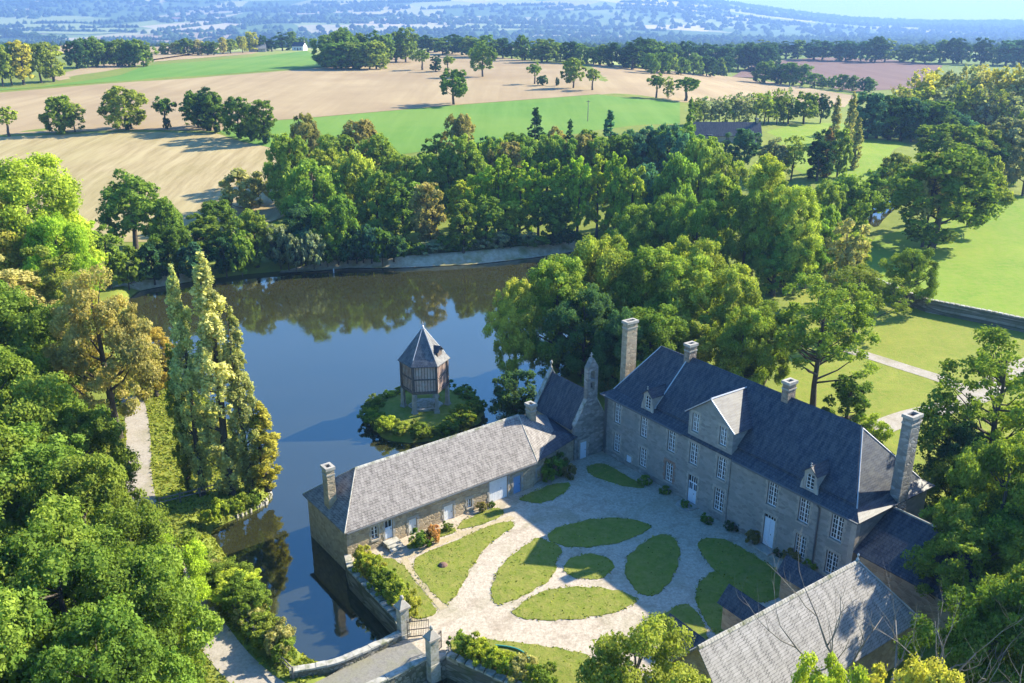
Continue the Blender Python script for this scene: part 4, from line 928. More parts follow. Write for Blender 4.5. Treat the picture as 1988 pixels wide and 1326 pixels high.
# farm building in the park, hamlet behind the fields
def cottage(px, py, Lx, Dy, h, rz, wallm, roofm, label, roof_h=None):
    x, y = on_ground(px, py); z = float(ground_z(x, y)); c = empty('cottage', (x, y, z), rz, label, 'house'); rh = roof_h or Dy * .45
    w = MB(); wall_front(w, -Lx / 2, Lx / 2, -2, h, [(-Lx * .3, -Lx * .3 + 1.2, .8, 2.1), (Lx * .2, Lx * .2 + 1.2, .8, 2.1), (-.55, .55, 0, 2.1)])
    w.poly((Lx / 2, 0, -2), (Lx / 2, Dy, -2), (Lx / 2, Dy, h), (Lx / 2, Dy / 2, h + rh), (Lx / 2, 0, h)); w.poly((-Lx / 2, Dy, -2), (-Lx / 2, 0, -2), (-Lx / 2, 0, h), (-Lx / 2, Dy / 2, h + rh), (-Lx / 2, Dy, h)); w.poly((Lx / 2, Dy, -2), (-Lx / 2, Dy, -2), (-Lx / 2, Dy, h), (Lx / 2, Dy, h))
    w.build('wall', M[wallm], c)
    MB().slab([(-Lx / 2 - .3, -.4, h - .3), (Lx / 2 + .3, -.4, h - .3), (Lx / 2 + .3, Dy / 2, h + rh + .15), (-Lx / 2 - .3, Dy / 2, h + rh + .15)], .14).slab([(-Lx / 2 - .3, Dy / 2, h + rh + .15), (Lx / 2 + .3, Dy / 2, h + rh + .15), (Lx / 2 + .3, Dy + .4, h - .3), (-Lx / 2 - .3, Dy + .4, h - .3)], .14).build('roof', M[roofm], c)
    window(c, -Lx * .3 + .6, .8, 2.1, 1.2, cols=2, rows=2); window(c, Lx * .2 + .6, .8, 2.1, 1.2, cols=2, rows=2); door(c, -.55, .55, 0, 2.1, M['oak'])
    chimney(c, Lx / 2 - .8, Dy / 2, .7, .7, h, h + rh + 1.1, M['rubble'])
cottage(1412, 276, 21, 8, 2.2, R(-4), 'rubble', 'slate_main', 'long dark-roofed farm building among the park trees')
cottage(500, 101, 14, 7, 3, R(8), 'dress', 'slate_barn', 'pale long house beside the yellow poplar beyond the green strip')
cottage(578, 98, 12, 7, 4, R(-20), 'white', 'slate_main', 'white cottage at the edge of the far wood')
cottage(342, 42, 40, 22, 12, R(10), 'white', 'redclay', 'white farmhouse alone on the distant hillside')

# ------------------------------------------------------------------ vegetation kit
def leaf_cloud(seed, lobes, n, leaf, up=.35, rough=.45, droop=0., zs=1.):
    """n leaf sprays on the outside of lobes [(x,y,z,r,tint)]"""
    g = np.random.default_rng(seed); Lb = np.array(lobes, float)
    w = Lb[:, 3] ** 2; w /= w.sum(); k = g.choice(len(Lb), n, p=w)
    d = g.standard_normal((n, 3)); d[:, 2] += .25; d /= np.linalg.norm(d, axis=1)[:, None]
    r = Lb[k, 3] * (.35 + .75 * g.random(n) ** .7 + .25 * (g.random(n) > .93)); pos = Lb[k, :3] + d * r[:, None] * np.array([1, 1, .85 * zs])
    cen = Lb[:, :3].mean(0); out = pos - cen; out /= np.linalg.norm(out, axis=1)[:, None] + 1e-6
    nrm = d * .8 + out * .5 + np.array([0, 0, up]) + g.standard_normal((n, 3)) * rough; nrm /= np.linalg.norm(nrm, axis=1)[:, None]
    ref = g.standard_normal((n, 3)); ref[:, 2] -= droop * 4; u = np.cross(nrm, ref); u /= np.linalg.norm(u, axis=1)[:, None] + 1e-6; v_ = np.cross(nrm, u)
    s = leaf * (.45 + 1.2 * g.random(n) ** 2.2); a = s[:, None] * .62; b_ = s[:, None] * (.36 + .2 * g.random(n)[:, None]); c = nrm * s[:, None] * .22
    P = np.stack([pos - v_ * a, pos + u * b_ - c, pos + v_ * a * (.8 + .3 * g.random((n, 1))), pos - u * b_ - c], 1).reshape(-1, 3)
    t = np.clip(Lb[k, 4] * .6 + g.random(n) * .4 + .10 * (d[:, 2]), 0, 1)  # upper sprays of each lobe painted lighter, as if lit from above
    return P, np.arange(4 * n).reshape(-1, 4), np.repeat(t, 4)
def make_crown(name, seed, prof, h0, h1, rad, nl, lr, n, leaf, hollow=.5, zs=1., **kw):
    """boughs on an uneven envelope, each carrying smaller lobes; prof None -> rounded crown, else prof(t) -> relative radius at height t"""
    g = np.random.default_rng(seed); lobes = []; hc, hz_ = (h0 + h1) / 2, (h1 - h0) / 2
    ph = g.uniform(0, 6.28, 6)
    for i in range(nl):
        a = i * 2.399963 + g.uniform(-.4, .4); q = lr * (.6 + .75 * g.random())
        if prof is None:
            zz = 1 - 2 * ((i + .5) / nl) ** 1.0 * .88; zz = np.clip(zz + g.uniform(-.08, .08), -.95, 1.)
            rr = math.sqrt(max(0, 1 - zz * zz)) ** .8; e = 1 + .16 * math.sin(2 * a + ph[0]) + .13 * math.sin(3 * a + ph[1] + 2 * zz) + .10 * math.sin(5 * a + ph[2] - 3 * zz)
            k = (hollow + (1 - hollow) * g.random() ** .5) * e
            c = np.array([rr * math.cos(a) * max(.1, rad * k - q * .6), rr * math.sin(a) * max(.1, rad * k - q * .6), hc + zz * (hz_ * min(1.12, k + .1) - q * .5)])
        else:
            t = np.clip((i + .5) / nl + g.uniform(-.05, .05), 0, 1); Rm = prof(t) * rad; q *= (.5 + .5 * prof(t))
            rr = max(0, Rm * (hollow + (1 - hollow) * g.random() ** .6) - q * .4); c = np.array([rr * math.cos(a), rr * math.sin(a), h0 + (h1 - h0) * t])
        tb = g.random(); m_ = 6
        out = c - np.array([0, 0, hc * .8]); out /= np.linalg.norm(out) + 1e-6
        for j in range(m_):
            d = g.standard_normal(3) * .75 + out * .6; d /= np.linalg.norm(d) + 1e-6; q2 = q * g.uniform(.3, .55)
            p = c + d * q * .85 * np.array([1, 1, zs]); lobes.append((*p, q2, np.clip(tb * .6 + g.random() * .4, 0, 1)))
    P, Q_, t_ = leaf_cloud(seed + 1, lobes, n, leaf, zs=zs, **kw)
    zt = np.percentile(P[:, 2], 99.7); rt_ = np.percentile(np.hypot(P[:, 0], P[:, 1]), 97.5)
    fz = (h1 - .3 * h0) / (zt - .3 * h0); fr_ = rad / rt_; P[:, 2] = .3 * h0 + (P[:, 2] - .3 * h0) * fz; P[:, :2] *= fr_
    lobes = [(x * fr_, y * fr_, .3 * h0 + (z - .3 * h0) * fz, r_, t) for x, y, z, r_, t in lobes]
    P[:, 2] = np.maximum(P[:, 2], .02)
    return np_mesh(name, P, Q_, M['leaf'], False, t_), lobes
def make_trunk(name, seed, h, r, lobes, nb, h_first, mat='bark', lean=.04, seg=6):
    g = random.Random(seed); o = MB(); top = Vector((g.uniform(-1, 1) * h * lean, g.uniform(-1, 1) * h * lean, h))
    pts = [Vector((0, 0, -.6))] + [top * (k / 5) + Vector((g.uniform(-1, 1), g.uniform(-1, 1), 0)) * r * .5 * (0 < k < 5) for k in range(6)]
    o.tube(pts, [r * 1.5, r * 1.15, r * .9, r * .78, r * .62, r * .42, r * .15], seg + 2)
    for L_ in sorted(lobes, key=lambda q: -q[3])[:nb]:
        e = Vector(L_[:3]); z0 = max(h_first, min(h * .85, e.z - math.hypot(e.x, e.y) * .7)); s = top * (z0 / h)
        m_ = s.lerp(e, .5) + Vector((0, 0, -.08 * (e - s).length)); rr = r * (.5 - .3 * z0 / h)
        o.tube([s, m_, e], [rr, rr * .6, rr * .18], seg - 1, False)
    return o.mesh(name, M[mat], True)
dome = lambda t: math.sqrt(max(0., 1 - (2 * min(max(t, 0), 1) * .92 - .72) ** 2)) if t > .0 else .6
ovoid = lambda t: (max(0., math.sin(math.pi * (t * .86 + .14) ** .8))) ** .6 if t < 1 else .1
column = lambda t: min(1, .42 + t * 2.2) * (1 - t ** 3.2) ** .7
cone = lambda t: (1 - t) ** .85 * .95 + .04
umb = lambda t: math.sqrt(max(0, 1 - (t * 1.1 - .3) ** 2)) * (0.75 + .25 * t)
PROTO = {}
def proto(kind, res, var):
    """(crown mesh, trunk mesh, height, width); near, mid and far trees carry finer or coarser sprays"""
    key = (kind, res, var)
    if key in PROTO: return PROTO[key]
    sd_ = hash((kind, var)) if False else sum(ord(c) for c in kind) * 31 + var * 7 + {'n': 0, 'm': 1, 'f': 2}[res] * 0
    LF = {'n': .28, 'm': .58, 'f': .95}[res]; NF = {'n': 1.15, 'm': .30, 'f': .10}[res]
    S = dict(oak=(18, 7.2, None, .16, 30, 2.5, 40000), full=(18, 7.2, None, .02, 34, 2.5, 46000), tall=(20, 4.9, None, .03, 32, 2.0, 36000), poplar=(24, 1.9, column, .03, 62, .85, 17000), conifer=(18, 3.7, cone, .06, 44, 1.2, 18000),
             open=(16, 5.6, None, .25, 34, 1.5, 15000), pollard=(13, 4.0, None, .42, 16, 1.6, 11000), shrub=(3., 2.0, None, .0, 14, .75, 5200), willow=(7, 2.4, None, .02, 16, 1.0, 7000), bush=(6, 3.4, None, .0, 18, 1.3, 10000), wisp=(15, 4.2, None, .12, 30, 1.2, 10000))[kind]
    h, w, pf, c0, nl, lr, n = S; lf = LF * (.6 if kind == 'shrub' else .85 if kind in ('poplar', 'conifer', 'willow', 'bush', 'open', 'wisp') else 1.)
    n_ = int(n * max(NF, .25 if kind == 'shrub' else 0))
    cm, lb = make_crown('crown', sd_, pf, h * c0, h, w, nl, lr, n_, lf, hollow={'open': .45, 'pollard': .5, 'wisp': .3, 'poplar': .35}.get(kind, .62), zs={'poplar': 2.0, 'wisp': 1.5, 'willow': 1.5}.get(kind, 1.),
                        up={'poplar': .1, 'conifer': .5, 'willow': -.1}.get(kind, .35), rough=.75, droop=.6 if kind == 'willow' else 0.)
    tr = {'oak': .48, 'full': .45, 'tall': .42, 'poplar': .34, 'conifer': .3, 'open': .32, 'pollard': .42, 'shrub': .06, 'willow': .2, 'bush': .12, 'wisp': .22}[kind]
    tm = make_trunk('trunk', sd_ + 3, h * (.86 if kind not in ('poplar', 'conifer') else .95), tr, lb, {'n': 16, 'm': 9, 'f': 4}[res] + (22 if kind in ('open', 'wisp') else 0), h * max(.05, c0 * .8))
    PROTO[key] = (cm, tm, h, 2 * w); return PROTO[key]
COLS = dict(bright=(.19, .27, .025), green=(.088, .15, .024), dark=(.036, .08, .028), olive=(.115, .17, .026), khaki=(.17, .21, .034), brown=(.165, .15, .05), yellow=(.28, .27, .045), gold=(.32, .25, .05), orange=(.30, .17, .06),
            teal=(.05, .115, .062), grey=(.19, .215, .11), lime=(.235, .285, .032), mid=(.120, .172, .027), straw=(.25, .245, .085), pale=(.34, .35, .13))
COLS = {k: tuple(x * 1.3 for x in v) for k, v in COLS.items()}
WORD = dict(bright='bright green', green='green', dark='dark green', olive='olive green', khaki='khaki green', brown='brownish green', yellow='yellow green', gold='golden', orange='orange tinged', teal='blue green', grey='grey green', lime='lime green', mid='fresh green', straw='straw coloured', pale='pale yellowish')
SHAPE = dict(full='full round-crowned tree', oak='broad round-crowned tree', tall='tall oval-crowned tree', poplar='slender columnar poplar', conifer='pointed conifer', open='open-branched tree', pollard='pollarded tree on a bare trunk', shrub='low shrub', willow='small weeping tree', bush='rounded bush', wisp='thin-leaved wispy tree')
CAT = dict(shrub='shrub', bush='bush')
NAME = dict(full='broadleaf_tree', oak='broadleaf_tree', tall='broadleaf_tree', poplar='poplar_tree', conifer='conifer_tree', open='broadleaf_tree', pollard='pollard_tree', shrub='shrub', willow='weeping_tree', bush='bush', wisp='young_tree')
tg = random.Random(11)
TREES = []
def place(kind, x, y, z, h, width, col, where, autumn=0., var=None, label=None, rot=None):
    dist = math.hypot(x, y); res = 'n' if dist < 165 and kind in ('oak', 'full', 'tall', 'open', 'poplar') or dist < 125 else 'm' if dist < 320 else 'f'
    nv = 4 if kind in ('oak', 'tall', 'full') else 2
    cm, tm, ph, pw = proto(kind, res, tg.randrange(nv) if var is None else var % nv)
    sz = h / ph; sx = width / pw if width else sz * tg.uniform(.92, 1.1)
    e = empty(NAME[kind], (x, y, z), tg.uniform(0, 6.283) if rot is None else rot, label or f"{WORD[col]} {SHAPE[kind]} {where}", CAT.get(kind, 'tree'), {'shrub': 'shrubs ', 'bush': 'bushes '}.get(kind, 'trees ') + where if not label else None)
    e.scale = (sx, sx * tg.uniform(.93, 1.07), sz)
    c = link_mesh('crown' if kind not in ('shrub', 'bush') else 'foliage', cm, e); t = link_mesh('trunk' if kind not in ('shrub', 'bush') else 'stem', tm, e)
    j = tg.uniform(.86, 1.14) * (1.25 if 'far bank' in where or 'behind the manor' in where or 'between' in where else 1.); b_ = COLS[col]; c.color = (b_[0] * j * tg.uniform(.93, 1.07), b_[1] * j, b_[2] * j, 1 - autumn * .6)  # groves seen in shade: extra light painted in as brighter leaf colour
    TREES.append((x, y)); return e
def T(kind, px, base, top, wpx=None, col='green', where='', autumn=0., var=None, label=None, z=None):
    """a tree whose foot is seen at (px, base) and whose top reaches row top"""
    if kind == 'oak' and any(k in where for k in ('wood', 'copse', 'hedge', 'behind', 'between', 'shore', 'clump', 'beyond')): kind = 'full'
    if z is None:
        x, y = on_ground(px, base); z = float(ground_z(x, y))
    else: x, y = at_level(px, base, z)
    h = height_for(x, y, z, top); dist = math.sqrt(x * x + y * y + (CAM_H - z - h / 2) ** 2)
    return place(kind, x, y, z - .05, h, wpx * dist / CAM_F if wpx else None, col, where, autumn, var, label)
def row(kind, n, a, b_, top, cols, where, wpx=None, jit=6, tj=8, autumn=0.):
    for k in range(n):
        t = (k + tg.uniform(.2, .8)) / n; px = a[0] + (b_[0] - a[0]) * t; py = a[1] + (b_[1] - a[1]) * t + tg.uniform(-jit, jit) * .3
        tp = top[0] + (top[1] - top[0]) * t + tg.uniform(-tj, tj)
        T(kind if isinstance(kind, str) else tg.choice(kind), px, py, tp, wpx * tg.uniform(.8, 1.2) if wpx else None, tg.choice(cols), where, autumn)

# ---- trees standing in the fields
fw = 'in the hedge line across the stubble'
for a_ in (('pollard', 18, 265, 207, 40, 'khaki'), ('oak', 122, 258, 186, 62, 'olive'), ('wisp', 146, 256, 196, 44, 'khaki'), ('oak', 247, 252, 168, 84, 'khaki'), ('pollard', 323, 250, 187, 40, 'green'), ('oak', 385, 248, 178, 60, 'green'), ('tall', 404, 254, 170, 56, 'dark'), ('tall', 420, 257, 178, 50, 'green'), ('oak', 465, 268, 188, 60, 'green'), ('tall', 488, 273, 204, 40, 'olive'), ('tall', 515, 278, 194, 52, 'olive')): T(*a_, fw)
for px, b_ in ((120, 258), (247, 252), (323, 250), (404, 255), (420, 258), (465, 269), (488, 274), (515, 279)): T('bush', px + 2, b_ + 1, b_ - 22, 16, 'dark', 'at the foot of a hedge-line tree')
fu = 'in the harvested field'
T('oak', 881, 203, 133, 76, 'green', label='single dark round oak at the border of harvested and green field')
T('oak', 937, 149, 79, 50, 'olive', label='tall dense oak in the middle of the harvested field near the wood')
for a_ in (('pollard', 820, 136, 97, 38, 'olive'), ('tall', 846, 140, 107, 22, 'dark'), ('pollard', 870, 138, 108, 28, 'khaki'), ('pollard', 1038, 163, 122, 30, 'olive'), ('bush', 1053, 166, 146, 22, 'dark'), ('bush', 1082, 167, 150, 10, 'dark'), ('oak', 1113, 171, 112, 44, 'khaki'), ('pollard', 1150, 175, 133, 34, 'khaki'), ('pollard', 1274, 190, 143, 36, 'olive'), ('wisp', 1297, 192, 148, 26, 'khaki'), ('pollard', 1331, 196, 150, 54, 'green')): T(*a_, fu)
# ---- wood on the crest of the field and hedges behind
wc = 'in the wood on the field crest'
row(['oak', 'tall'], 9, (622, 132), (800, 118), (60, 62), ['olive', 'green', 'dark'], wc, 52, 8, 8)
row(['oak'], 6, (635, 134), (745, 134), (88, 84), ['olive', 'khaki', 'green'], wc, 58, 4, 6)
row(['oak', 'tall'], 16, (800, 100), (1075, 122), (64, 78), ['dark', 'green', 'olive'], wc, 40, 6, 8)
row(['oak'], 9, (1075, 118), (1260, 136), (82, 92), ['dark', 'olive', 'green'], 'in the far field hedge', 40, 6, 6)
row(['oak', 'tall'], 14, (1215, 134), (1500, 138), (76, 88), ['dark', 'green', 'dark'], 'in the dark copse', 50, 8, 8)
row(['oak', 'bush'], 8, (1250, 142), (1420, 150), (104, 112), ['olive', 'green', 'dark'], 'in the far field hedge', 36, 4, 6)
row(['oak'], 4, (1480, 162), (1560, 166), (122, 128), ['dark', 'green'], 'in the clump before the ploughed field', 44, 4, 6)
row(['bush', 'oak'], 7, (1575, 170), (1700, 180), (146, 152), ['dark', 'green', 'olive'], 'in the hedge along the ploughed field', 26, 4, 5)
row(['oak', 'tall'], 22, (1460, 113), (2010, 128), (76, 84), ['dark', 'green', 'olive', 'teal'], 'in the long far wood', 40, 6, 9)
# ---- left distance
row(['oak', 'tall'], 5, (-10, 168), (110, 158), (80, 88), ['khaki', 'yellow', 'olive'], 'in the group beside the green strip field', 46, 6, 6)
row(['oak'], 8, (145, 132), (285, 128), (72, 78), ['dark', 'green', 'olive'], 'in the copse beyond the green strip', 40, 6, 7)
row(['oak', 'tall'], 8, (315, 110), (440, 106), (80, 78), ['green', 'dark', 'olive', 'straw'], 'in the hedge beyond the green strip', 26, 4, 6)
row(['tall', 'oak'], 8, (440, 105), (600, 95), (70, 66), ['green', 'khaki', 'yellow', 'dark'], 'round the pale hamlet', 26, 4, 8)
row(['bush', 'oak'], 9, (5, 72), (130, 88), (56, 70), ['dark', 'green'], 'in the hedge of the upper pasture', 18, 3, 4)
# ---- far bank of the lake
fb = 'in the wood on the far bank'
for a_ in (('oak', 600, 352, 222, 66, 'brown', .3), ('oak', 655, 372, 262, 90, 'olive', .2), ('oak', 705, 350, 232, 84, 'brown', .3), ('oak', 745, 382, 262, 96, 'olive', .25), ('oak', 790, 400, 300, 80, 'olive', .2), ('tall', 848, 355, 262, 62, 'olive', .2), ('oak', 893, 345, 222, 66, 'brown', .35), ('tall', 900, 400, 262, 70, 'olive', .3), ('oak', 950, 345, 266, 60, 'dark', 0), ('oak', 1000, 335, 258, 62, 'green', .1), ('oak', 1078, 330, 246, 46, 'brown', .3), ('oak', 1140, 338, 252, 60, 'olive', .2), ('oak', 1215, 338, 256, 50, 'teal', 0), ('tall', 1252, 360, 246, 62, 'teal', 0), ('oak', 1296, 370, 242, 66, 'teal', 0), ('oak', 1340, 362, 262, 60, 'green', 0)): T(*a_[:6], fb, a_[6])
for px, t_, c_ in ((960, 268, 'olive'), (985, 276, 'brown'), (1020, 268, 'green'), (1062, 262, 'olive'), (1095, 270, 'green'), (1125, 262, 'brown'), (1160, 268, 'olive'), (1200, 262, 'green'), (1232, 254, 'teal'), (1275, 250, 'olive'), (1318, 246, 'green'), (1365, 268, 'olive'), (830, 300, 'olive'), (870, 290, 'green'), (925, 290, 'olive'), (560, 300, 'olive'), (640, 290, 'khaki')): T('oak', px, t_ + 108, t_, 74, c_, fb, .1)
for a_ in (('conifer', 1040, 315, 209, 50, 'dark'), ('conifer', 1105, 335, 232, 32, 'dark'), ('conifer', 1180, 335, 215, 54, 'teal'), ('conifer', 1335, 300, 190, 28, 'green')): T(*a_, 'rising above the far bank wood')
for a_ in (('oak', 572, 420, 262, 84, 'olive', .15), ('oak', 615, 470, 312, 120, 'olive', .1), ('oak', 690, 450, 296, 100, 'khaki', .2), ('oak', 735, 470, 330, 96, 'olive', .2), ('tall', 785, 470, 345, 84, 'green', .1), ('tall', 835, 480, 355, 74, 'brown', .3), ('oak', 660, 500, 380, 90, 'green', 0), ('oak', 590, 500, 400, 80, 'dark', 0), ('tall', 900, 490, 390, 60, 'olive', .2), ('tall', 945, 480, 380, 60, 'green', .1)): T(*a_[:6], fb, a_[6])
for px, b_, t_, w_ in ((895, 445, 352, 62), (930, 452, 336, 64), (968, 456, 306, 70), (1008, 458, 312, 66), (1045, 460, 318, 62), (1082, 460, 312, 62), (1120, 458, 306, 64), (1158, 456, 302, 60), (1192, 462, 300, 56), (1225, 462, 326, 58), (1075, 468, 370, 70), (985, 470, 392, 70)): T('tall', px, b_, t_, w_, tg.choice(['bright', 'mid', 'lime', 'lime']), 'in the light green shoreline row')
row(['bush', 'bush', 'shrub'], 13, (535, 512), (770, 503), (452, 446), ['dark', 'olive', 'green', 'teal'], 'on the far shore of the lake', 56, 3, 14)
row(['bush', 'shrub'], 13, (770, 495), (1110, 472), (466, 452), ['green', 'grey', 'dark'], 'on the far shore of the lake', 50, 3, 8)
# ---- left bank
lb_ = 'on the shore below the stubble'
T('oak', 264, 482, 333, 140, 'olive', label='broad oak with bare lower trunk against the stubble field')
T('bush', 478, 408, 326, 94, 'straw', label='rounded thin brownish tree alone at the stubble edge', autumn=.5)
for a_ in (('oak', 335, 490, 385, 70, 'olive'), ('oak', 425, 470, 390, 84, 'green'), ('tall', 400, 520, 415, 84, 'mid'), ('oak', 500, 515, 408, 84, 'khaki'), ('bush', 545, 515, 436, 56, 'grey'), ('bush', 575, 520, 455, 44, 'grey'), ('bush', 610, 516, 450, 44, 'grey'), ('oak', 345, 535, 440, 80, 'green'), ('bush', 300, 545, 470, 70, 'dark'), ('bush', 375, 540, 470, 66, 'teal'), ('bush', 440, 532, 460, 60, 'dark'), ('tall', 215, 560, 440, 74, 'mid'), ('tall', 180, 545, 420, 70, 'bright'), ('bush', 250, 555, 480, 60, 'mid'), ('bush', 470, 530, 450, 50, 'olive')): T(*a_, lb_)
# ---- left wood
lw_ = 'in the wood along the drive'
for a_ in (('oak', 80, 610, 308, 230, 'lime', 0), ('oak', -10, 640, 380, 220, 'yellow', .3), ('oak', 140, 640, 420, 130, 'bright', 0), ('tall', 40, 740, 498, 190, 'straw', .5), ('tall', 130, 700, 480, 140, 'khaki', .4), ('oak', 30, 860, 560, 220, 'mid', .1), ('oak', 110, 800, 590, 150, 'green', .1), ('oak', -60, 800, 540, 200, 'olive', .2)): T(*a_[:6], lw_, a_[6])
T('oak', 232, 850, 526, 214, 'straw', autumn=.9, label='orange tinged chestnut tree beside the drive above the lake')
T('tall', 305, 770, 640, 90, 'gold', 'beside the drive', .6)
for a_ in (('oak', 20, 1010, 690, 250, 'mid'), ('oak', 120, 960, 740, 190, 'green'), ('oak', 185, 1010, 800, 170, 'olive'), ('oak', -30, 1180, 830, 280, 'mid'), ('oak', 90, 1150, 860, 260, 'green'), ('oak', 200, 1190, 900, 230, 'mid'), ('oak', 285, 1230, 985, 210, 'mid'), ('oak', 20, 1400, 1000, 320, 'mid'), ('oak', 170, 1400, 1040, 300, 'green'), ('oak', 310, 1390, 1090, 230, 'mid'), ('oak', -60, 1600, 1150, 360, 'green'), ('tall', 60, 1560, 1150, 220, 'mid'), ('oak', 330, 1250, 1050, 150, 'bright'), ('oak', 240, 1560, 1210, 260, 'green')): T(*a_, lw_, .08)
# ---- poplars on the spit
for a_ in (('poplar', 394, 960, 520, 58, 'pale', 'slender pale poplar between the tallest poplar and the drive'), ('poplar', 449, 958, 497, 86, 'pale', 'tallest pale poplar on the grassy spit in the lake'), ('poplar', 488, 952, 600, 54, 'straw', 'yellowish poplar at the water side of the tallest poplar'), ('poplar', 520, 947, 780, 62, 'yellow', 'short bushy yellow poplar at the tip of the spit'), ('poplar', 368, 955, 670, 40, 'khaki', 'short green poplar nearest the drive on the spit')): T(*a_[:6], autumn=.1, label=a_[6])
row('shrub', 9, (400, 1015), (500, 980), (985, 950), ['lime', 'mid', 'khaki'], 'on the bank of the grassy spit', 34, 3, 6)
row('shrub', 10, (395, 1110), (560, 1290), (1075, 1255), ['lime', 'khaki', 'straw', 'mid'], 'on the moat bank below the drive', 70, 6, 8)
row('bush', 4, (430, 1130), (500, 1215), (1075, 1160), ['mid', 'lime'], 'on the moat bank below the drive', 95, 6, 8)
T('shrub', 545, 1270, 1215, 70, 'straw', label='rounded straw coloured shrub on the moat bank near the bridge')
# ---- island
for k in range(30):
    a = k / 30 * 2 * math.pi + tg.uniform(-.1, .1)
    if R(40) < a < R(150) and k % 2: continue
    front = math.sin(a) < -.1; r_ = .88 + tg.uniform(-.05, .05)
    place('shrub', IC[0] + 7.6 * r_ * math.cos(a), IC[1] + 8.2 * r_ * math.sin(a), WL + .3, (1.75 if front else 1.35) * tg.uniform(.75, 1.2), tg.uniform(2.4, 3.4), tg.choice(['olive', 'khaki', 'mid', 'khaki', 'lime']), 'round the rim of the island')
place('shrub', IC[0] + 5.2, IC[1] - 2.2, WL + .6, 1.9, 3.4, 'khaki', '', label='large round shrub on the island beside the dovecote')
# ---- behind the manor
bh = 'behind the manor'
for a_ in (('oak', 1000, 735, 545, 112, 'yellow', .2), ('oak', 1080, 715, 500, 170, 'olive', .35), ('oak', 1160, 690, 462, 160, 'khaki', .55), ('oak', 1130, 740, 560, 150, 'dark', .1), ('oak', 1230, 700, 480, 170, 'olive', .4), ('oak', 1310, 720, 500, 170, 'olive', .35), ('oak', 1395, 730, 520, 160, 'khaki', .5), ('oak', 1330, 670, 462, 130, 'khaki', .4), ('oak', 1200, 770, 600, 130, 'dark', .1), ('tall', 1330, 760, 615, 100, 'khaki', .3), ('oak', 1430, 780, 600, 130, 'olive', .2), ('oak', 1260, 770, 600, 150, 'green', .2), ('oak', 1480, 760, 590, 110, 'olive', .2)): T(*a_[:6], bh, a_[6])
T('bush', 1000, 812, 720, 100, 'dark', label='dark bush overhanging the lake behind the chapel', autumn=.2)
for a_ in (('oak', 1225, 545, 400, 110, 'olive', .2), ('oak', 1290, 540, 380, 120, 'olive', .2), ('oak', 1345, 560, 385, 110, 'green', .1), ('tall', 1385, 530, 340, 90, 'olive', .3), ('oak', 1440, 560, 370, 110, 'olive', .3), ('tall', 1470, 550, 305, 110, 'khaki', .45), ('oak', 1520, 570, 360, 120, 'khaki', .4), ('tall', 1560, 560, 400, 80, 'green', 0), ('tall', 1500, 575, 440, 100, 'green', .1), ('oak', 1590, 540, 400, 70, 'mid', 0), ('oak', 1640, 455, 340, 96, 'mid', 0), ('oak', 1595, 470, 350, 70, 'mid', .05), ('tall', 1690, 430, 325, 60, 'green', 0), ('oak', 1300, 470, 300, 100, 'green', .1), ('oak', 1350, 440, 270, 84, 'mid', .1), ('oak', 1250, 440, 320, 84, 'teal', 0), ('oak', 1400, 440, 300, 84, 'olive', .3)): T(*a_[:6], 'between the manor and the park', a_[6])
T('wisp', 1632, 590, 425, 90, 'straw', label='slender drooping straw coloured birch at the edge of the bright meadow', autumn=.2)
T('tall', 1655, 540, 452, 60, 'lime', label='small lime green tree beside the straw coloured birch')
T('oak', 1755, 602, 482, 90, 'olive', label='dark bushy tree where the stone wall meets the meadow', autumn=.25)
T('open', 1660, 655, 520, 150, 'mid', label='green tree with orange tips in the garden meadow', autumn=.5)
T('open', 1578, 790, 545, 190, 'mid', label='open-branched green tree directly behind the manor roof', autumn=.15)
T('willow', 1642, 815, 728, 84, 'green', label='small weeping tree behind the manor ridge')
T('bush', 1690, 870, 810, 60, 'lime', label='lime green bush between garden path and manor end')
# ---- park and right side
pk = 'in the park'
for a_ in (('tall', 1585, 352, 252, 56, 'dark', 0), ('poplar', 1600, 345, 250, 30, 'orange', .6), ('tall', 1625, 345, 250, 40, 'olive', .2), ('oak', 1440, 335, 250, 74, 'teal', .1), ('oak', 1500, 345, 268, 66, 'grey', .3), ('wisp', 1535, 350, 262, 56, 'khaki', .3), ('poplar', 1616, 285, 186, 20, 'straw', .1), ('poplar', 1646, 280, 178, 22, 'straw', .2), ('poplar', 1656, 330, 230, 24, 'straw', .2), ('oak', 1560, 242, 178, 66, 'mid', 0), ('oak', 1592, 240, 182, 34, 'dark', 0), ('oak', 1530, 240, 190, 50, 'green', 0)): T(*a_[:6], pk, a_[6])
row('wisp', 13, (1345, 245), (1530, 240), (190, 172), ['grey', 'grey', 'khaki'], 'in the pale plantation', 40, 5, 5)
row(['oak', 'tall'], 9, (1675, 268), (1860, 280), (170, 215), ['dark', 'teal', 'green'], 'edging the poplar wood', 66, 6, 8)
row('wisp', 16, (1760, 258), (2010, 262), (140, 124), ['grey', 'yellow', 'straw', 'yellow'], 'in the pale poplar wood', 52, 6, 7)
row('wisp', 10, (1720, 262), (1960, 272), (160, 170), ['grey', 'straw', 'khaki'], 'in the pale poplar wood', 52, 6, 9)
for a_ in (('oak', 1840, 345, 240, 150, 'olive', .3), ('oak', 1900, 350, 250, 90, 'khaki', .4), ('oak', 1950, 350, 232, 90, 'grey', .2), ('oak', 1985, 340, 210, 70, 'olive', .2), ('tall', 1930, 365, 290, 50, 'dark', 0), ('bush', 1945, 365, 320, 40, 'teal', 0), ('open', 1790, 480, 300, 90, 'straw', .5), ('oak', 1880, 440, 300, 110, 'khaki', .4), ('oak', 1985, 380, 270, 60, 'grey', .3), ('oak', 1730, 400, 300, 70, 'khaki', .4)): T(*a_[:6], pk, a_[6])
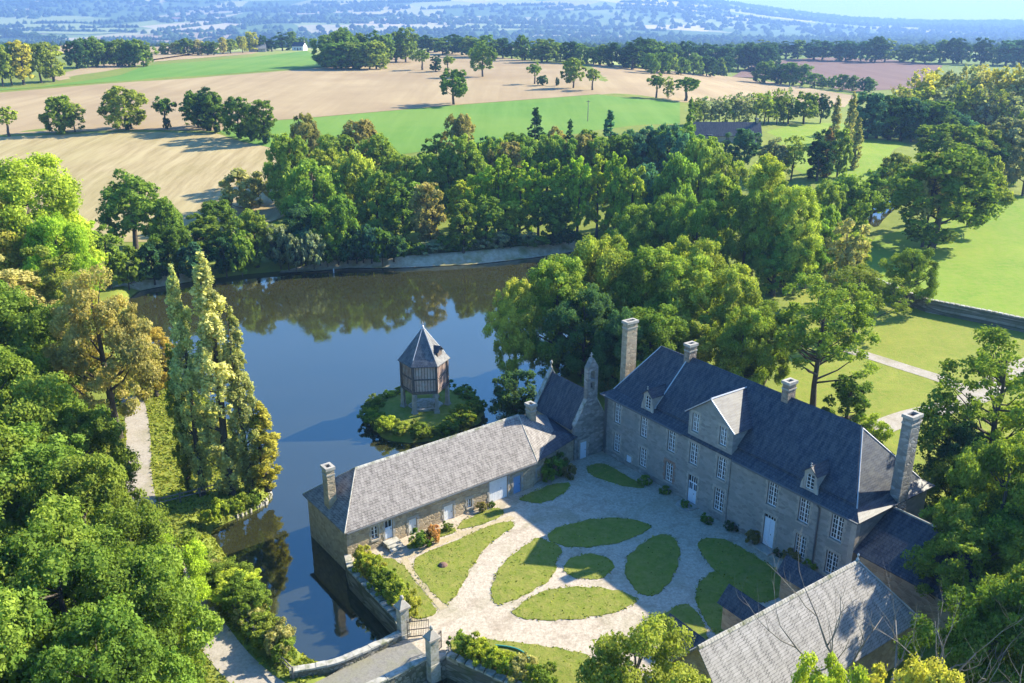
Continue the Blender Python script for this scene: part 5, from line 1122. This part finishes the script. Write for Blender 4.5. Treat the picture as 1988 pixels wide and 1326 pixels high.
T('oak', 1808, 482, 292, 190, 'olive', label='big spreading oak at the corner of the bright meadow', autumn=.2)
rb = 'beyond the chimney end of the manor'
T('open', 1900, 985, 655, 250, 'mid', label='tall light green tree beside the manor end chimney', autumn=.1)
for a_ in (('oak', 1850, 1000, 830, 150, 'dark', 0), ('oak', 1900, 1060, 870, 190, 'mid', 0), ('open', 1985, 1000, 790, 190, 'lime', .15), ('oak', 1970, 1180, 900, 230, 'lime', .1), ('oak', 1890, 1220, 1010, 170, 'mid', .1), ('oak', 1990, 1420, 1070, 280, 'mid', .15), ('oak', 1880, 1460, 1150, 220, 'green', 0), ('oak', 2080, 1200, 830, 240, 'mid', 0)): T(*a_[:6], rb, a_[6])
T('open', 1835, 1240, 1000, 180, 'mid', label='pale green tree leaning over the dark annex roof', autumn=.1)
place('oak', 38.5, 59.0, 0, 15.5, 9.5, 'mid', '', .05, label='green tree shading the pale barn roof from behind')
# ---- near the gate and in the courtyard
T('oak', 1226, 1560, 1216, 280, 'khaki', label='round yellow olive tree in front of the courtyard drive', autumn=.25)
T('oak', 1560, 1700, 1290, 190, 'lime', label='lime green tree in front of the pale barn roof', autumn=.1); T('oak', 1720, 1720, 1295, 220, 'yellow', label='yellow green tree below the bare-limbed tree', autumn=.1)
row('shrub', 10, (700, 1100), (800, 1205), (1058, 1165), ['lime', 'khaki', 'mid', 'yellow'], 'along the moat wall inside the gate', 52, 5, 8)
row('shrub', 9, (885, 1262), (1060, 1345), (1222, 1300), ['khaki', 'lime', 'olive', 'straw'], 'along the wall by the garden hose', 60, 6, 8)
for px, b_, t_, w_, c_ in ((818, 1062, 1026, 46, 'green'), (842, 1054, 1020, 34, 'orange'), (868, 1030, 1012, 24, 'olive'), (936, 992, 975, 24, 'brown'), (955, 984, 972, 18, 'green')): T('shrub', px, b_, t_, w_, c_, 'in the flower bed along the wing')
for px, b_, t_, w_, c_ in ((1075, 925, 885, 60, 'green'), (1100, 925, 893, 46, 'brown'), (1062, 935, 905, 40, 'olive')): T('shrub', px, b_, t_, w_, c_, 'growing against the link building')
for px, b_, t_, w_, c_ in ((1250, 940, 922, 30, 'olive'), (1290, 958, 942, 24, 'olive'), (1330, 985, 972, 22, 'green'), (1370, 1015, 998, 28, 'green'), (1460, 1056, 1030, 34, 'brown'), (1510, 1078, 1064, 24, 'dark'), (1543, 1095, 1066, 44, 'brown'), (1575, 1112, 1085, 36, 'olive'), (1420, 1030, 1012, 30, 'dark')): T('shrub', px, b_, t_, w_, c_, 'at the foot of the manor front')

# ---- bare-limbed tree in the foreground
def bare_tree(px, base, top, label, seed):
    x, y = at_level(px, base); h = height_for(x, y, 0, top); g = random.Random(seed); root = empty('bare_tree', (x, y, 0), 0, label, 'tree')
    tr = MB(); tr.tube([(0, 0, -.5), (.1, .05, h * .25), (-.1, .1, h * .45)], [.42, .34, .26], 9); tr.build('trunk', M['bare'], root, smooth=True)
    def limb(p, d, L_, r_, depth, mb):
        pts = [p]; q = Vector(p); v_ = Vector(d).normalized()
        for k in range(5):
            v_ = (v_ + Vector((g.uniform(-.28, .28), g.uniform(-.28, .28), g.uniform(-.12, .26)))).normalized(); q = q + v_ * L_ / 5; pts.append(tuple(q))
        mb.tube(pts, [r_ * (1 - .16 * k) for k in range(6)], 6)
        if depth:
            for k in (2, 3, 4, 5): limb(pts[k], v_ + Vector((g.uniform(-1, 1), g.uniform(-1, 1), g.uniform(-.1, .7))), L_ * g.uniform(.35, .6), r_ * (1 - .16 * k) * .7, depth - 1, mb)
    for k in range(6):
        a = k * 1.05 + g.uniform(-.3, .3); mb = MB(); limb((-.1, .1, h * (.3 + .025 * k)), (math.cos(a), math.sin(a), .9), h * g.uniform(.45, .62), .15, 2, mb); mb.build('limb', M['bare'], root, smooth=True)
bare_tree(1690, 1560, 1150, 'pale bare-limbed tree in front of the barn roof', 4)
bare_tree(1860, 1560, 1210, 'leafless grey limbs rising beside the dark trees by the barn', 9)

# ---- far hedgerows and woods of the valley and the ridge
fg = np.random.default_rng(21); FP, FQ, FT, nb_ = [], [], [], 0
ico = np.array([(0, 0, 1)] + [(math.cos(a) * .95, math.sin(a) * .95, .35) for a in np.arange(6) * math.pi / 3] + [(math.cos(a + .5), math.sin(a + .5), -.25) for a in np.arange(6) * math.pi / 3])
icf = [(0, 1 + k, 1 + (k + 1) % 6) for k in range(6)] + [(1 + k, 7 + k, 1 + (k + 1) % 6) for k in range(6)] + [(1 + (k + 1) % 6, 7 + k, 7 + (k + 1) % 6) for k in range(6)]; icf = np.array(icf)
def clump(x, y, s, hgt):
    global nb_
    z = float(ground_z(x, y)); j = ico * (1 + fg.uniform(-.22, .22, (13, 1))) * np.array([s, s, hgt]) + np.array([x, y, z + hgt * .25])
    FP.append(j); FQ.append(icf + nb_); FT.append(np.full(13, fg.random())); nb_ += 13
def hedge(x, y, ang, L_, s, h):
    n = int(L_ / (s * 1.1))
    for k in range(n):
        if fg.random() < .12: continue
        clump(x + math.cos(ang) * k * s * 1.1 + fg.uniform(-.4, .4) * s, y + math.sin(ang) * k * s * 1.1 + fg.uniform(-.4, .4) * s, s * fg.uniform(.6, 1.3), h * fg.uniform(.6, 1.3))
for k in range(340):
    y = 1250 * (8200 / 1250) ** fg.random(); x = fg.uniform(-.75, .75) * y * 1.05; sc_ = 6 + y * .0012
    hedge(x, y, fg.choice([.1, .25, -.15, 1.4]) + fg.uniform(-.15, .15), fg.uniform(120, 420) * (1 + y / 5000), sc_, sc_ * 1.15)
for k in range(48):                                                  # woods
    y = 1500 * (8300 / 1500) ** (fg.random() ** .6); x = fg.uniform(-.75, .75) * y; rad = fg.uniform(80, 420) * (1 + y / 6000); sc_ = 9 + y * .0012
    for q in range(int(rad * .42)):
        a, r_ = fg.uniform(0, 6.28), math.sqrt(fg.random()) * rad; clump(x + r_ * math.cos(a) * 1.8, y + r_ * math.sin(a) * .8, sc_ * fg.uniform(.7, 1.3), sc_ * fg.uniform(.8, 1.4))
for k in range(260):                                                  # wooded skyline
    y = fg.uniform(7300, 8300); x = fg.uniform(-.75, .75) * y; clump(x, y, fg.uniform(18, 45), fg.uniform(12, 26))
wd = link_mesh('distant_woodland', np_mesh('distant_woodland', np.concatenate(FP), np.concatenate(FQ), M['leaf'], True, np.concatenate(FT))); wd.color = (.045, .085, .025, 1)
tag(wd, 'hazy hedgerows and woods covering the distant valley and ridge', kind='stuff')

# ---- ragged grass along lawn edges, paths and banks
tp = np.random.default_rng(8); TP = []
def tufts_along(pts, per_m, spread, hgt, zf):
    for p, q in zip(pts, pts[1:] + pts[:1]):
        d = math.hypot(q[0] - p[0], q[1] - p[1])
        for k in range(int(tp.poisson(d * per_m))):
            t = tp.random(); TP.append((p[0] + (q[0] - p[0]) * t + tp.normal() * spread, p[1] + (q[1] - p[1]) * t + tp.normal() * spread, zf, hgt * tp.uniform(.5, 1.5)))
for px in lawns.values():
    pts = chaikin([at_level(x, y, .05) for x, y in px], 2); tufts_along(pts, 7, .09, .10, .03)
    xs = [p[0] for p in pts]; ys = [p[1] for p in pts]; n = int((max(xs) - min(xs)) * (max(ys) - min(ys)) * 5)
    X = tp.uniform(min(xs), max(xs), n); Y = tp.uniform(min(ys), max(ys), n); k = inside(pts, X, Y)
    TP += [(x, y, .05, .08 * tp.uniform(.4, 1.6)) for x, y in zip(X[k], Y[k])]
X = tp.uniform(-52, -12, 60000); Y = tp.uniform(44, 110, 60000); Zt = near_z(X, Y); k = (Zt > WL + .05) & ~inside(court, X, Y)
X, Y, Zt = X[k], Y[k], Zt[k]; dd_ = edge_dist(DRIVE + DRIVE[::-1], X, Y); k = dd_ > 1.15 + .25 * tp.random(len(X)); BR = [(-7.2, 54.3), (-9.4, 52.4), (-11.8, 50.6), (-15.5, 47.6), (-20, 45)]
k &= edge_dist(BR + BR[::-1], X, Y) > 2.2
TP += [(x, y, z - .02, tp.uniform(.10, .28)) for x, y, z in zip(X[k], Y[k], Zt[k])]
ta = np.array(TP); n = len(ta); ang = tp.uniform(0, 6.28, n); w_t = ta[:, 3] * tp.uniform(.5, 1.1, n); lean = tp.normal(0, .4, (n, 2)) * ta[:, 3:4]
c_, s_ = np.cos(ang) * w_t, np.sin(ang) * w_t
P3 = np.stack([np.stack([ta[:, 0] - c_, ta[:, 1] - s_, ta[:, 2]], -1), np.stack([ta[:, 0] + c_, ta[:, 1] + s_, ta[:, 2]], -1), np.stack([ta[:, 0] + lean[:, 0], ta[:, 1] + lean[:, 1], ta[:, 2] + ta[:, 3]], -1)], 1).reshape(-1, 3)
gr = link_mesh('grass_tufts', np_mesh('grass_tufts', P3, np.arange(3 * n).reshape(-1, 3), M['leaf'], False, np.repeat(tp.random(n), 3))); gr.color = (.19, .23, .04, .75)
tag(gr, 'short ragged grass on the lawns and on the banks of lake and drive', kind='stuff')

# look-alikes are told apart by how near they stand to a landmark
ORD = ['', 'second ', 'third ', 'fourth ', 'fifth ', 'sixth ', 'seventh ', 'eighth ', 'ninth ', 'tenth ', 'eleventh ', 'twelfth ', 'thirteenth ', 'fourteenth ', 'fifteenth ', 'sixteenth ', 'seventeenth ', 'eighteenth ', 'nineteenth ', 'twentieth ']
MARK = {'oak': on_ground(881, 203), 'ploughed field': on_ground(1600, 140), 'hamlet': on_ground(540, 100), 'dovecote': DC, 'gate': (-7.3, 54.2), 'chapel': hp(-5, -2), 'pole': (ux, uy), 'barn': hp(35, -12)}
by = {}
for o in sc.objects:
    if o.parent is None and o.get('label') and o.get('category') in ('tree', 'shrub', 'bush'): by.setdefault(o['label'], []).append(o)
for lab, os_ in by.items():
    if len(os_) < 2 or len(os_) > 20: continue
    cxm = sum(o.location.x for o in os_) / len(os_); cym_ = sum(o.location.y for o in os_) / len(os_)
    mk = min(MARK, key=lambda k: math.hypot(MARK[k][0] - cxm, MARK[k][1] - cym_))
    os_.sort(key=lambda o: math.hypot(o.location.x - MARK[mk][0], o.location.y - MARK[mk][1]))
    for k, o in enumerate(os_):
        t = f"{lab}, {ORD[k]}nearest the {mk}"
        if len(t.split()) <= 16: o['label'] = t

# ------------------------------------------------------------------ haze
hz = MB().box(-14500, 14500, -70, 15900, -140, 470).build('haze', None)
m = bpy.data.materials.new('haze'); m.use_nodes = True; nt = m.node_tree; nt.nodes.clear()
pv = nt.nodes.new('ShaderNodeVolumePrincipled'); mo = nt.nodes.new('ShaderNodeOutputMaterial'); nt.links.new(pv.outputs[0], mo.inputs['Volume'])
pv.inputs['Color'].default_value = (.26, .46, .9, 1); pv.inputs['Density'].default_value = .00017; pv.inputs['Anisotropy'].default_value = .2
hz.data.materials.append(m); hz.display_type = 'WIRE'; tag(hz, 'pale blue haze over the whole countryside', kind='stuff')
